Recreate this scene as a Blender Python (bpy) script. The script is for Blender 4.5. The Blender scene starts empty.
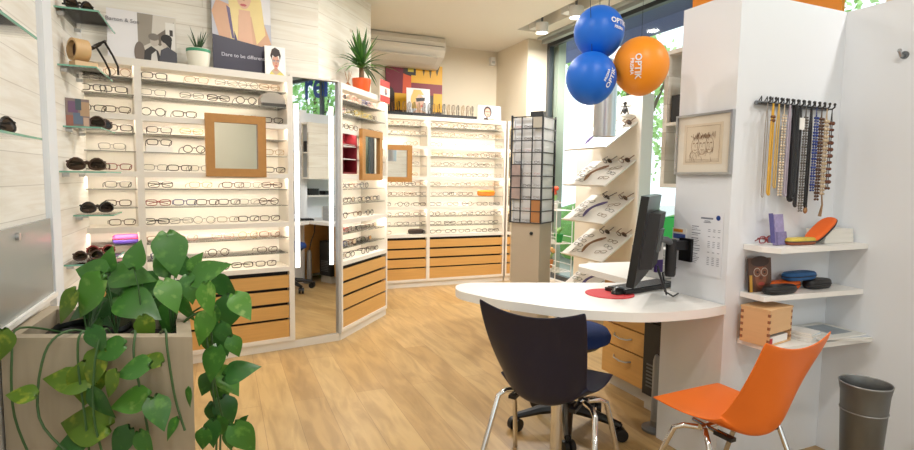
import bpy, bmesh, math, random
from mathutils import Vector, Matrix
PI = math.pi
S = bpy.context.scene
COL = S.collection
RND = random.Random(7)

# ------------------------------------------------------------------ materials
def lin(c):
    return tuple((v/12.92 if v <= .04045 else ((v+.055)/1.055)**2.4) for v in [x/255 for x in c]) + (1.,)
_mats = {}
def mat(name, rgb, rough=.5, metal=0., spec=.5, trans=0., alpha=1., emit=0., noise=0., nscale=8., stretch=(1,1,1), bump=0., coat=0.):
    if name in _mats: return _mats[name]
    m = bpy.data.materials.new(name); m.use_nodes = True
    nt = m.node_tree; b = nt.nodes['Principled BSDF']
    b.inputs['Base Color'].default_value = lin(rgb)
    b.inputs['Roughness'].default_value = rough
    b.inputs['Metallic'].default_value = metal
    b.inputs['Specular IOR Level'].default_value = spec
    b.inputs['Transmission Weight'].default_value = trans
    b.inputs['Alpha'].default_value = alpha
    b.inputs['Coat Weight'].default_value = coat
    if emit:
        b.inputs['Emission Color'].default_value = lin(rgb); b.inputs['Emission Strength'].default_value = emit
    if noise or bump:
        tc = nt.nodes.new('ShaderNodeTexCoord'); mp = nt.nodes.new('ShaderNodeMapping')
        mp.inputs['Scale'].default_value = stretch
        nz = nt.nodes.new('ShaderNodeTexNoise'); nz.inputs['Scale'].default_value = nscale; nz.inputs['Detail'].default_value = 5
        nt.links.new(tc.outputs['Object'], mp.inputs['Vector']); nt.links.new(mp.outputs['Vector'], nz.inputs['Vector'])
        if noise:
            mx = nt.nodes.new('ShaderNodeMix'); mx.data_type = 'RGBA'
            c = lin(rgb)
            mx.inputs['A'].default_value = tuple(v*(1-noise) for v in c[:3])+(1,)
            mx.inputs['B'].default_value = tuple(min(1, v*(1+noise)) for v in c[:3])+(1,)
            nt.links.new(nz.outputs['Fac'], mx.inputs['Factor']); nt.links.new(mx.outputs['Result'], b.inputs['Base Color'])
        if bump:
            bp = nt.nodes.new('ShaderNodeBump'); bp.inputs['Strength'].default_value = bump; bp.inputs['Distance'].default_value = .01
            nt.links.new(nz.outputs['Fac'], bp.inputs['Height']); nt.links.new(bp.outputs['Normal'], b.inputs['Normal'])
    _mats[name] = m
    return m

def plank_mat(name, c1, c2, gap, length, width, axis, grain=.25, rough=.4, gapw=.004, gscale=14., knots=False, bump=.0, contrast=.5):
    """planks: axis gives (along, across) as indices of object coordinates"""
    m = bpy.data.materials.new(name); m.use_nodes = True
    nt = m.node_tree; b = nt.nodes['Principled BSDF']; N = nt.nodes.new; L = nt.links.new
    b.inputs['Roughness'].default_value = rough
    tc = N('ShaderNodeTexCoord'); sp = N('ShaderNodeSeparateXYZ'); cb = N('ShaderNodeCombineXYZ')
    L(tc.outputs['Object'], sp.inputs[0])
    L(sp.outputs[axis[0]], cb.inputs[0]); L(sp.outputs[axis[1]], cb.inputs[1])
    br = N('ShaderNodeTexBrick'); br.offset = .37; br.inputs['Scale'].default_value = 1
    br.inputs['Color1'].default_value = lin(c1); br.inputs['Color2'].default_value = lin(c2); br.inputs['Mortar'].default_value = lin(gap)
    br.inputs['Mortar Size'].default_value = gapw; br.inputs['Mortar Smooth'].default_value = .3
    br.inputs['Brick Width'].default_value = length; br.inputs['Row Height'].default_value = width
    L(cb.outputs[0], br.inputs['Vector'])
    mp = N('ShaderNodeMapping'); mp.inputs['Scale'].default_value = (1.2, gscale, 1)
    L(cb.outputs[0], mp.inputs['Vector'])
    nz = N('ShaderNodeTexNoise'); nz.inputs['Scale'].default_value = 2.2; nz.inputs['Detail'].default_value = 7; nz.inputs['Distortion'].default_value = .9
    L(mp.outputs[0], nz.inputs['Vector'])
    rp = N('ShaderNodeValToRGB'); rp.color_ramp.elements[0].position = .35; rp.color_ramp.elements[1].position = .62
    d = 1-grain
    rp.color_ramp.elements[0].color = (d, d*.97, d*.93, 1); rp.color_ramp.elements[1].color = (1.04, 1.04, 1.04, 1)
    L(nz.outputs['Fac'], rp.inputs[0])
    mx = N('ShaderNodeMix'); mx.data_type = 'RGBA'; mx.blend_type = 'MULTIPLY'; mx.inputs['Factor'].default_value = 1
    L(br.outputs['Color'], mx.inputs['A']); L(rp.outputs[0], mx.inputs['B'])
    out = mx.outputs['Result']
    # broad tone change
    n2 = N('ShaderNodeTexNoise'); n2.inputs['Scale'].default_value = 1.3; n2.inputs['Detail'].default_value = 3
    L(cb.outputs[0], n2.inputs['Vector'])
    r2 = N('ShaderNodeValToRGB'); r2.color_ramp.elements[0].position = .3; r2.color_ramp.elements[1].position = .7
    r2.color_ramp.elements[0].color = (.9, .89, .87, 1); r2.color_ramp.elements[1].color = (1, 1, 1, 1)
    L(n2.outputs['Fac'], r2.inputs[0])
    m2 = N('ShaderNodeMix'); m2.data_type = 'RGBA'; m2.blend_type = 'MULTIPLY'; m2.inputs['Factor'].default_value = 1
    L(out, m2.inputs['A']); L(r2.outputs[0], m2.inputs['B']); out = m2.outputs['Result']
    if knots:
        vo = N('ShaderNodeTexVoronoi'); vo.inputs['Scale'].default_value = 2.6
        mk = N('ShaderNodeMapping'); mk.inputs['Scale'].default_value = (.7, 1.4, 1); L(cb.outputs[0], mk.inputs['Vector']); L(mk.outputs[0], vo.inputs['Vector'])
        rk = N('ShaderNodeValToRGB'); rk.color_ramp.elements[0].position = .02; rk.color_ramp.elements[1].position = .075
        rk.color_ramp.elements[0].color = (.62, .5, .4, 1); rk.color_ramp.elements[1].color = (1, 1, 1, 1)
        L(vo.outputs['Distance'], rk.inputs[0])
        m3 = N('ShaderNodeMix'); m3.data_type = 'RGBA'; m3.blend_type = 'MULTIPLY'; m3.inputs['Factor'].default_value = .8
        L(out, m3.inputs['A']); L(rk.outputs[0], m3.inputs['B']); out = m3.outputs['Result']
    L(out, b.inputs['Base Color'])
    _mats[name] = m
    return m

M_floor = plank_mat('oak_floor', (189,159,110), (171,138,89), (140,110,72), 1.9, .175, (1,0), grain=.24, rough=.36, gapw=.0012, gscale=7.)
M_wash = plank_mat('whitewashed_boards', (240,236,226), (233,228,218), (206,198,184), 2.4, .135, (0,2), grain=.06, rough=.6, gapw=.002, knots=True)
M_washy = plank_mat('whitewashed_boards_side', (236,235,230), (228,226,221), (200,196,190), 2.4, .135, (1,2), grain=.06, rough=.6, gapw=.002, knots=True)
M_wallb = mat('cream_wall_paint', (228,216,194), .8, noise=.02, nscale=3)
M_ceil = mat('ceiling_paint', (232,226,214), .85, noise=.015, nscale=2)
M_white = mat('white_partition_paint', (232,235,240), .55, noise=.012, nscale=2)
M_lam = mat('white_laminate', (240,238,234), .35, noise=.01, nscale=3)
M_cab = mat('pale_cabinet_laminate', (228,222,213), .45, noise=.05, nscale=3, stretch=(1,1,8))
M_cabback = mat('cabinet_back_laminate', (251,248,242), .5, noise=.02, nscale=4)
M_oak = mat('oak_veneer', (206,158,92), .42, noise=.14, nscale=3, stretch=(1.2,1.2,22))
M_oak2 = mat('oak_mirror_frame', (176,126,66), .45, noise=.12, nscale=5, stretch=(6,6,6))
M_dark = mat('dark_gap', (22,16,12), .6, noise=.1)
M_black = mat('black_plastic', (20,20,22), .35, noise=.05)
M_blacks = mat('black_satin', (34,34,36), .5, noise=.05)
M_chrome = mat('chrome', (225,225,228), .12, 1., noise=.02)
M_steel = mat('brushed_steel', (190,192,196), .3, 1., noise=.05, nscale=6, stretch=(20,20,1))
M_grey = mat('grey_metal', (120,124,128), .4, .7, noise=.05)
M_mirror = mat('mirror_silver', (238,240,240), .015, 1., noise=.005)
def glass_mat(name, rgb, fac=.12, rough=.05):
    m = bpy.data.materials.new(name); m.use_nodes = True; nt = m.node_tree; nt.nodes.clear()
    o = nt.nodes.new('ShaderNodeOutputMaterial'); t = nt.nodes.new('ShaderNodeBsdfTransparent'); g = nt.nodes.new('ShaderNodeBsdfGlossy')
    x = nt.nodes.new('ShaderNodeMixShader'); t.inputs['Color'].default_value = lin(rgb); g.inputs['Roughness'].default_value = rough
    fr = nt.nodes.new('ShaderNodeLayerWeight'); fr.inputs['Blend'].default_value = fac
    nt.links.new(fr.outputs['Fresnel'], x.inputs['Fac']); nt.links.new(t.outputs[0], x.inputs[1]); nt.links.new(g.outputs[0], x.inputs[2])
    nt.links.new(x.outputs[0], o.inputs['Surface']); _mats[name] = m
    return m
M_glass = glass_mat('window_glass', (248,252,250), .08)
M_shelfglass = glass_mat('shelf_glass', (252,252,250), .08)
M_glassedge = mat('green_glass_edge', (120,178,158), .15, noise=.05)
M_shelfedge = mat('grey_glass_edge', (150,150,140), .2, noise=.05)
M_lens = glass_mat('spectacle_lens', (250,250,248), .1)
M_sunlens = glass_mat('sunglass_lens', (70,56,46), .3)
M_led = mat('warm_led', (255,238,216), .5, emit=30.)
M_tube = mat('mirror_light_panel', (255,253,248), .5, emit=2.2)
M_lampdisc = mat('lamp_disc', (255,250,240), .5, emit=9.)

# ------------------------------------------------------------------ mesh helpers
def T(x=0, y=0, z=0, rz=0, rx=0, ry=0):
    return Matrix.Translation((x,y,z)) @ Matrix.Rotation(rz,4,'Z') @ Matrix.Rotation(ry,4,'Y') @ Matrix.Rotation(rx,4,'X')
def box(bm, lo, hi, M=None, mi=0):
    x0,y0,z0 = lo; x1,y1,z1 = hi
    co = [(x0,y0,z0),(x1,y0,z0),(x1,y1,z0),(x0,y1,z0),(x0,y0,z1),(x1,y0,z1),(x1,y1,z1),(x0,y1,z1)]
    vs = [bm.verts.new((M @ Vector(c)) if M else c) for c in co]
    for f in ((0,3,2,1),(4,5,6,7),(0,1,5,4),(1,2,6,5),(2,3,7,6),(3,0,4,7)):
        fc = bm.faces.new([vs[i] for i in f]); fc.material_index = mi
    return vs
def prism(bm, poly, z0, z1, M=None, mi=0):
    a = [bm.verts.new((M @ Vector((p[0],p[1],z0))) if M else (p[0],p[1],z0)) for p in poly]
    b = [bm.verts.new((M @ Vector((p[0],p[1],z1))) if M else (p[0],p[1],z1)) for p in poly]
    n = len(poly)
    bm.faces.new(a[::-1]).material_index = mi; bm.faces.new(b).material_index = mi
    for i in range(n):
        bm.faces.new((a[i],a[(i+1)%n],b[(i+1)%n],b[i])).material_index = mi
def ring_frame(bm, w0,h0,w1,h1, y0, y1, cx=0, cz=0):
    """rectangular frame in xz with outer w0 x h0 and inner w1 x h1, thickness y0..y1"""
    for lo,hi in (((-w0/2,-h0/2),(w0/2,-h1/2)),((-w0/2,h1/2),(w0/2,h0/2)),((-w0/2,-h1/2),(-w1/2,h1/2)),((w1/2,-h1/2),(w0/2,h1/2))):
        box(bm,(cx+lo[0],y0,cz+lo[1]),(cx+hi[0],y1,cz+hi[1]))
def tube(bm, pts, r, n=8, closed=False, cap=True, mi=0):
    pts = [Vector(p) for p in pts]; N = len(pts); rings = []
    rr = r if isinstance(r,(list,tuple)) else [r]*N
    prev = None
    for i,p in enumerate(pts):
        if closed: t = pts[(i+1)%N]-pts[i-1]
        else: t = pts[min(i+1,N-1)]-pts[max(i-1,0)]
        if t.length < 1e-9: t = Vector((0,0,1))
        t.normalize()
        if prev is None:
            u = t.cross(Vector((0,0,1)))
            if u.length < 1e-3: u = t.cross(Vector((0,1,0)))
        else:
            u = prev - t*prev.dot(t)
            if u.length < 1e-6: u = t.orthogonal()
        u.normalize(); prev = u; v = t.cross(u)
        rings.append([bm.verts.new(p + (u*math.cos(2*PI*k/n)+v*math.sin(2*PI*k/n))*rr[i]) for k in range(n)])
    for i in range(N if closed else N-1):
        a, b = rings[i], rings[(i+1)%N]
        for k in range(n):
            bm.faces.new((a[k],a[(k+1)%n],b[(k+1)%n],b[k])).material_index = mi
    if cap and not closed:
        bm.faces.new(rings[0][::-1]).material_index = mi; bm.faces.new(rings[-1]).material_index = mi
def lathe(bm, prof, n=24, M=None, capb=True, capt=True, mi=0):
    rings = []
    for r,z in prof:
        rings.append([bm.verts.new((M or Matrix()) @ Vector((r*math.cos(2*PI*k/n), r*math.sin(2*PI*k/n), z))) for k in range(n)])
    for a,b in zip(rings,rings[1:]):
        for k in range(n): bm.faces.new((a[k],a[(k+1)%n],b[(k+1)%n],b[k])).material_index = mi
    if capb: bm.faces.new(rings[0][::-1]).material_index = mi
    if capt: bm.faces.new(rings[-1]).material_index = mi
def ball(bm, c, r, n=8, sq=(1,1,1), mi=0):
    g = bmesh.ops.create_uvsphere(bm, u_segments=n, v_segments=max(4,n//2+1), radius=r, matrix=Matrix.Translation(c) @ Matrix.Diagonal((*sq,1)))
    for v in g['verts']:
        for f in v.link_faces: f.material_index = mi
def BM(): return bmesh.new()
def mesh(name, bm, bevel=0, seg=2):
    if bevel:
        bmesh.ops.bevel(bm, geom=[e for e in bm.edges if len(e.link_faces)==2 and e.calc_face_angle(0)>.5], offset=bevel, segments=seg, affect='EDGES', profile=.6)
    bmesh.ops.recalc_face_normals(bm, faces=bm.faces)
    me = bpy.data.meshes.new(name); bm.to_mesh(me); bm.free()
    return me
def obj(name, bm, m, parent=None, smooth=False, bevel=0, loc=None, M=None):
    me = mesh(name, bm, bevel) if isinstance(bm, bmesh.types.BMesh) else bm
    for x in (m if isinstance(m,(list,tuple)) else [m]): me.materials.append(x)
    if smooth:
        for p in me.polygons: p.use_smooth = True
        if smooth != 'all':
            try: me.set_sharp_from_angle(angle=math.radians(40))
            except Exception: pass
    o = bpy.data.objects.new(name, me); COL.objects.link(o)
    if parent: o.parent = parent
    if M is not None: o.matrix_local = M
    elif loc: o.location = loc
    return o
def tag(o, label=None, cat=None, group=None, kind=None):
    if label: o['label'] = label
    if cat: o['category'] = cat
    if group: o['group'] = group
    if kind: o['kind'] = kind
    return o
def thing(name, label, cat, M=None, group=None, parent_loc=None):
    o = bpy.data.objects.new(name, None); COL.objects.link(o); o.empty_display_size = .1
    if M is not None: o.matrix_world = M
    return tag(o, label, cat, group)
def struct(name, bm, m, M=None, bevel=0):
    o = obj(name, bm, m, None, bevel=bevel, M=M); o['kind'] = 'structure'
    return o
def one(bmf):
    bm = BM(); bmf(bm); return bm
def bx(lo, hi, M=None):
    bm = BM(); box(bm, lo, hi, M); return bm
def subd(o, lv=2):
    md = o.modifiers.new('sub','SUBSURF'); md.levels = lv; md.render_levels = lv
def text_mesh(txt, size, depth=.0015, align='CENTER', bold=0.):
    c = bpy.data.curves.new('txt','FONT'); c.body = txt; c.size = size; c.extrude = depth; c.align_x = align; c.align_y = 'CENTER'; c.offset = bold; c.resolution_u = 3
    o = bpy.data.objects.new('txt', c); COL.objects.link(o)
    dg = bpy.context.evaluated_depsgraph_get(); dg.update()
    me = bpy.data.meshes.new_from_object(o.evaluated_get(dg))
    bpy.data.objects.remove(o); bpy.data.curves.remove(c); me.materials.clear()
    return me
ORD = ['first','second','third','fourth','fifth','sixth','seventh','eighth','ninth','tenth','eleventh','twelfth','thirteenth','fourteenth']

# ------------------------------------------------------------------ key frames of the place
B = Vector((.829,4.148,0))                        # foot of the corner between tall mirror and angled cabinet
AL = math.radians(10.14); AA = math.radians(49.67)
dl = Vector((math.cos(AL), math.sin(AL),0)); da = Vector((math.cos(AA), math.sin(AA),0))
ML = Matrix.Translation(B) @ Matrix.Rotation(AL,4,'Z')      # local x along the cabinet front, y into the wall, z up
MA = Matrix.Translation(B) @ Matrix.Rotation(AA,4,'Z')
YB = 5.93
MB = Matrix.Translation((0,YB,0))
ZC = 2.9

# ------------------------------------------------------------------ setting
struct('floor', bx((-3.2,-3.4,-.1),(3.75,6.9,0)), M_floor)
bm = BM(); box(bm,(-3.2,-3.4,ZC),(3.0,6.9,ZC+.3)); box(bm,(3.22,-3.4,ZC),(3.75,6.9,ZC+.3)); box(bm,(3.0,-3.4,ZC+.2),(3.22,6.9,ZC+.3)); box(bm,(3.0,5.35,ZC),(3.22,6.9,ZC+.2))
struct('ceiling', bm, M_ceil)
struct('wall_back', bx((-3.2,6.4,-.1),(3.75,6.6,ZC+.3)), M_wallb)
struct('wall_right', bx((3.3,5.62,0),(3.62,6.4,ZC)), M_wallb)
struct('wall_front', one(lambda b: (box(b,(-3.2,-3.4,0),(-1.2,-3.2,ZC)), box(b,(1.7,-3.4,0),(3.75,-3.2,ZC)), box(b,(-1.2,-3.4,2.65),(1.7,-3.2,ZC)))), M_wallb)
# boarded wall behind the long cabinets (local frame of the long cabinets), then the one behind the angled cabinet
struct('wall_left_boards', bx((-1.9,.3,0),(-.06,.42,ZC)), M_wash, ML)
struct('wall_angled_boards', bx((.15,.3,0),(1.13,.42,ZC)), M_wash, MA)
struct('wall_return', bx((1.24,5.22,0),(1.33,6.4,ZC)), M_wallb)
struct('wall_left_side', bx((-.95,-3.2,0),(-.75,3.95,ZC)), M_washy)
bm = BM(); box(bm,(-.752,3.06,.0),(-.725,3.2,ZC)); struct('trim_1', bm, mat('white_post_paint',(222,226,232),.5,noise=.01))
# partitions round the consultation corner
bm = BM(); prism(bm,[(1.96,1.64),(2.63,1.64),(2.69,1.64),(2.69,1.72),(2.08,1.72),(2.08,1.945),(1.96,1.945)],0,2.05); box(bm,(1.96,1.945,0),(2.0,1.995,.711))
struct('wall_partition', bm, M_white)
struct('wall_partition_side', bx((2.63,-1.2,0),(2.69,1.64,2.05)), M_white)
struct('baseboard_left', bx((-.75,2.2,0),(-.738,3.9,.06)), M_lam)
# windows
def window(name, y0, y1, x, z0, z1, mull):
    bm = BM(); w = .05
    box(bm,(x-.03,y0,z0),(x+.03,y0+w,z1)); box(bm,(x-.03,y1-w,z0),(x+.03,y1,z1))
    box(bm,(x-.03,y0+w,z0),(x+.03,y1-w,z0+w)); box(bm,(x-.03,y0+w,z1-w),(x+.03,y1-w,z1))
    for m in mull: box(bm,(x-.03,m-w/2,z0+w),(x+.03,m+w/2,z1-w))
    f = struct(name, bm, mat('window_frame_grey',(74,78,82),.4,.3,noise=.03))
    ys = [y0+w/2]+list(mull)+[y1-w/2]
    for a,b in zip(ys,ys[1:]):
        obj('window_pane', bx((x-.004,a,z0+.03),(x+.004,b,z1-.03)), M_glass, f)
    return f
window('window_1', 1.95, 5.6, 3.58, .12, 2.87, [])
window('window_2', -3.2, 1.9, 3.58, .12, 2.87, [.2])
struct('trim_2', bx((3.53,1.85,0),(3.64,1.99,ZC)), M_wallb)
struct('window_sill', bx((3.5,-3.2,0),(3.64,5.62,.12)), M_lam)
bm = BM()
for a,b in (((-1.2,-3.33,0),(-1.14,-3.27,2.65)),((1.64,-3.33,0),(1.7,-3.27,2.65)),((.2,-3.33,.06),(.26,-3.27,2.59)),((-1.14,-3.33,2.59),(1.64,-3.27,2.65)),((-1.14,-3.33,0),(1.64,-3.27,.06))): box(bm,a,b)
fr = struct('window_3', bm, mat('window_frame_grey',(74,78,82)))
obj('window_pane', bx((-1.14,-3.304,.06),(1.64,-3.296,2.59)), M_glass, fr)
# head rail of the window
tag(obj('blind_rail', one(lambda b:(box(b,(3.44,2.0,2.84),(3.5,5.55,2.9)), box(b,(3.38,2.0,2.875),(3.43,5.55,2.9)))), mat('rail_aluminium',(168,172,168),.4,.4,noise=.03)), 'grey metal blind rail running under the ceiling along the window top', 'rail')

# ------------------------------------------------------------------ cabinets
SH = [.615,.715,.825,.94,1.06,1.176,1.285,1.41,1.525,1.635,1.757,1.862]       # tops of the twelve shelves
SOLID = (3,6,9)
TOPZ = 1.975
def cabinet(M, x0, x1, d, label, glass_depth=None, skip_back=None, mode='shelves'):
    t = thing('display_cabinet', label, 'cabinet', M @ Matrix.Translation((x0,0,0)), 'lit display cabinets')
    w = x1-x0; p = .02
    obj('plinth', bx((0,.012,0),(w,d,.062)), M_cab, t)
    for a,b in ((0,p),(w-p,w)): obj('side_panel', bx((a,0,.062),(b,d,TOPZ)), M_cab, t, bevel=.001)
    obj('top_board', one(lambda b_:(box(b_,(p,.012,1.945),(w-p,d,TOPZ)), box(b_,(p,0,1.93),(w-p,.012,TOPZ)))), M_cab, t)
    obj('bottom_board', bx((p,0,.062),(w-p,d,.092)), M_cab, t)
    obj('back_panel', bx((p,d-.012,.092),(w-p,d,1.945)), M_cabback, t)
    zt = [.092,.235,.35,.46]; ze = [.218,.328,.438,.552]
    for a,b in zip(zt,ze): obj('drawer_front', bx((p+.002,.006,a),(w-p-.002,.024,b)), M_oak, t)
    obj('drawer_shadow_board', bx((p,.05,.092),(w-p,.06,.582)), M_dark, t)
    obj('base_shelf', bx((p,0,.582),(w-p,d-.012,SH[0])), M_cab, t)
    for i in range(1,12):
        z = SH[i]
        if i in SOLID: obj('solid_shelf', one(lambda b_:(box(b_,(p,.012,z-.018),(w-p,d-.012,z)), box(b_,(p,0,z-.034),(w-p,.012,z)))), M_cab, t)
        else:
            g = obj('glass_shelf', bx((p,.024,z-.006),(w-p,d-.012,z)), M_shelfglass, t)
            obj('glass_edge', bx((p,.02,z-.006),(w-p,.024,z)), M_shelfedge, g)
    for i in (3,6,9,12):
        z = (SH[i]-.018) if i < 12 else 1.945
        obj('led_strip', bx((p+.004,.014,z-.005),(w-p-.004,.04,z-.0005)), M_led, t)
    return t
DC = .27
cabinet(ML,-1.66,-1.313,DC,'narrow lit display cabinet at the far left beside the boarded side wall')
cabinet(ML,-1.313,-.375,DC,'wide lit display cabinet left of the tall mirror, wooden framed mirror on its front')
cabinet(MA,.012,.86,DC,'angled lit display cabinet right of the tall mirror, orange pot on top')
cabinet(MB,1.55,2.203,DC,'lit back wall display cabinet, left section with framed mirror')
cabinet(MB,2.203,3.205,DC,'lit back wall display cabinet, widest section with orange case')
cabinet(MB,3.225,3.42,DC,'narrow lit back wall cabinet half hidden by the rotating tower') if False else None
cabinet(MB,3.205+.025,3.30+.14,.24,'narrow lit back wall cabinet half hidden behind the glasses tower')

# tall mirror unit
t = thing('tall_mirror', 'tall mirror with two glowing vertical light strips between the display cabinets', 'mirror', ML @ Matrix.Translation((-.375,0,0)))
obj('plinth', bx((0,.012,0),(.365,.05,.058)), M_cab, t)
obj('side_panel', bx((0,0,.058),(.018,.05,TOPZ)), M_cab, t); obj('side_panel', bx((.357,0,.058),(.372,.05,TOPZ)), mat('grey_edge',(186,184,184),.4,noise=.03), t)
obj('top_board', bx((0,0,TOPZ),(.365,.1,TOPZ+.012)), M_cab, t)
mg = obj('mirror_glass', bx((.0,-.003,.06),(.345,.003,TOPZ-.002)), M_mirror, t, M=T(.017,.012,0,math.radians(3.2)))
for a in (.012,.277): obj('light_strip', bx((a,-.006,.60),(a+.033,-.003,1.79)), M_tube, mg)

# framed mirrors
def framed_mirror(M, w, h, label, tilt=0):
    t = thing('framed_mirror', label, 'mirror', M, 'square wooden framed mirrors')
    bm = BM(); ring_frame(bm,w,h,w-.11,h-.11,-.03,0); obj('frame', bm, M_oak2, t, bevel=.002)
    obj('mirror_glass', bx((-w/2+.05,-.012,-h/2+.05),(w/2-.05,-.006,h/2-.05)), M_mirror, t)
    return t
framed_mirror(ML @ T(-.747,-.003,1.467), .385,.415,'wooden framed square mirror on the wide cabinet left of the tall mirror')
framed_mirror(MA @ T(.49,-.003,1.452), .385,.415,'wooden framed mirror on the angled cabinet under the red card')
framed_mirror(MB @ T(1.78,-.045,1.427,math.radians(-4)), .385,.41,'wooden framed mirror on the back wall cabinet, partly hidden by angled cabinet')
# red lined compartment of the angled cabinet
t = thing('red_display_box', 'dark red lined box with small frames left of the angled cabinet mirror', 'box', MA @ T(.045,.01,1.295))
obj('shell', one(lambda b:(box(b,(0,.0,0),(.24,.012+.1,.012)), box(b,(0,0,.318),(.24,.112,.33)), box(b,(0,.1,.012),(.24,.112,.318)), box(b,(0,0,.012),(.012,.1,.318)), box(b,(.228,0,.012),(.24,.1,.318)))), mat('dark_red',(120,22,34),.5,noise=.08), t)
for z in (.11,.21): obj('divider', bx((.012,.002,z),(.228,.098,z+.006)), M_lam, t)

# ------------------------------------------------------------------ eyeglasses
GC = {'black':(24,22,22),'dark brown':(62,40,28),'tortoise':(112,72,40),'grey':(120,118,116),'gold':(176,140,88),'dark red':(132,36,34),'dark blue':(44,58,112),'clear pink':(214,160,150),'bronze':(128,98,66),'purple':(90,70,120),'yellow':(226,200,40),'bright red':(206,44,48)}
def gm(c): return mat('frame_'+c.replace(' ','_'), GC[c], .3, .0, noise=.04)
_g = {}
def lens_outline(style, sx, n=14, k=1.):
    out = []
    for i in range(n):
        a = 2*PI*i/n; c, s = math.cos(a), math.sin(a)
        if style == 'round': x, z = .025*c, .022*s
        elif style == 'aviator': x, z = .029*c*(1-.12*s), .0225*s-(.004*c*c)
        else:
            e = .55; x = .0285*math.copysign(abs(c)**e,c); z = .0165*math.copysign(abs(s)**e,s)
        out.append((sx*(.036+ (x if sx>0 else x)*1.0)*1., x, z))
    return [((sx*.036+x)*k, z*k) for _,x,z in out]
def glasses_meshes(style, r, fold):
    key = (style,r,fold)
    if key in _g: return _g[key]
    k = 1.08; H0 = .024*k
    fb = BM()
    for sx in (-1,1):
        pts = [(x,-.004*math.cos(x*20),z+H0) for x,z in lens_outline(style,sx,14,k)]
        tube(fb, pts, r, 4, closed=True)
    tube(fb,[(-.009,-.004,H0+.006),(0,-.007,H0+.010),(.009,-.004,H0+.006)], r, 4)
    for sx in (-1,1): tube(fb,[(sx*.067,-.002,H0+.010),(sx*.072,.004,H0+.010)], r, 4)
    fm = mesh('front_frame', fb)
    tms = []
    for sx in (-1,1):
        tb = BM()
        if fold: tube(tb,[(sx*.072,.004,H0+.010),(sx*.066,.012,H0+.008),(-sx*.02,.022+.006*sx,H0+.0),(-sx*.055,.024+.006*sx,H0-.008)], r*.9, 4)
        else: tube(tb,[(sx*.072,.004,H0+.010),(sx*.072,.06,H0+.006),(sx*.071,.105,H0-.002),(sx*.068,.135,.006)], r*.9, 4)
        tms.append(mesh('temple', tb))
    lms = []
    for sx in (-1,1):
        lb = BM(); lb.faces.new([lb.verts.new((x,-.0035,z+H0)) for x,z in lens_outline(style,sx,14,k*.97)]); lms.append(mesh('lens', lb))
    whole = BM()
    for m_ in (fm,*tms): whole.from_mesh(m_)
    _g[key] = (fm, tms, lms, mesh('eyeglasses', whole))
    return _g[key]
_gm = {}
def with_mat(me, m):
    k = (me.name, m.name)
    if k not in _gm:
        c = me.copy(); c.materials.clear(); c.materials.append(m); _gm[k] = c
    return _gm[k]
NG = [0]
def glasses(M, color, style, label, group, parts=True, fold=False, sun=False, scale=1., r=.0021, cat='eyeglasses', name='eyeglasses'):
    NG[0] += 1
    if r == .0021: r = .0026 if color in ('black','dark brown','tortoise','dark blue','dark red') else .0017
    fm, tms, lms, whole = glasses_meshes(style, r, fold)
    cm = gm(color)
    Ms = M @ Matrix.Diagonal((scale,scale,scale,1))
    if not parts:
        o = bpy.data.objects.new(name, with_mat(whole, cm)); COL.objects.link(o); o.matrix_world = Ms
        return tag(o, label, cat, group)
    t = thing(name, label, cat, Ms, group)
    for nm, me, mm in [('front_frame',fm,cm),('temple',tms[0],cm),('temple',tms[1],cm),('lens',lms[0],M_sunlens if sun else M_lens),('lens',lms[1],M_sunlens if sun else M_lens)]:
        o = bpy.data.objects.new(nm, with_mat(me, mm)); COL.objects.link(o); o.parent = t
    return t
def gshelf(MF, row, xs, where, group, parts, yoff, colors, styles=('square','square','square','square','round'), off=0, scale=1.):
    for k, x in enumerate(xs):
        x, c = (x if isinstance(x, tuple) else (x, None))
        col = c or RND.choice(colors); st = RND.choice(styles)
        lab = f"{col} glasses, {ORD[k+off]} from left on {ORD[row]} shelf down, {where}"
        z = SH[11-row]
        glasses(MF @ T(x, yoff+RND.uniform(-.006,.01), z+.0022*scale, RND.uniform(-.09,.09)), col, st, lab, group, parts, fold=RND.random()<.25, scale=scale)

# wide cabinet, positions along its front in metres from the corner
def pxL(x):                                     # slots read along the shelf from the photograph's columns: 145 -> -1.292, 289 -> -.391
    a = (x-145)/144.; return -1.292 + .901*a + .0*a
DK = ['black','dark brown','black','tortoise','grey']; LT = ['gold','bronze','clear pink','grey','dark brown']
wide_rows = [
 (0,[157,(196,'bronze'),(225,'grey'),(248,'grey'),(271,'bronze')],DK),
 (1,[155.5,(191,'grey'),(217,'black'),(245.5,'black')],DK),
 (2,[155,(184,'black'),(219,'grey'),(246,'black'),(274,'dark brown')],DK),
 (3,[(160,'black'),(190,'gold')],DK),
 (4,[(192,'black'),(275,'gold')],DK),
 (5,[(156,'grey'),(178,'black'),(197,'grey'),(276,'black')],DK),
 (6,[(159.5,'black'),(197.5,'gold'),(230,'dark brown'),(250,'grey'),(272,'dark brown')],DK),
 (7,[(157,'dark red'),(182,'dark blue'),(204,'dark brown'),(226,'black'),(247,'grey'),(268,'dark brown')],DK),
 (8,[(155,'black'),(177.7,'grey'),(200,'grey'),(224,'bronze'),(246,'black'),(269.5,'dark brown')],DK),
 (9,[(157,'bronze'),(182,'clear pink'),(218.6,'clear pink'),(245.3,'gold'),(268.6,'tortoise')],LT),
 (10,[(160,'dark blue'),(213.5,'dark brown'),(266,'dark brown')],DK),
 (11,[(163,'tortoise'),(190,'dark blue'),(214,'dark brown'),(238.4,'black'),(264,'dark brown')],DK)]
for r_, xs, cs in wide_rows:
    gshelf(ML, r_, [(pxL(x[0]) if isinstance(x,tuple) else pxL(x), x[1] if isinstance(x,tuple) else None) for x in xs], 'wide cabinet left of mirror', 'glasses in the wide cabinet', True, .045, cs, off=(1 if r_ == 4 else 0))
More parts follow.
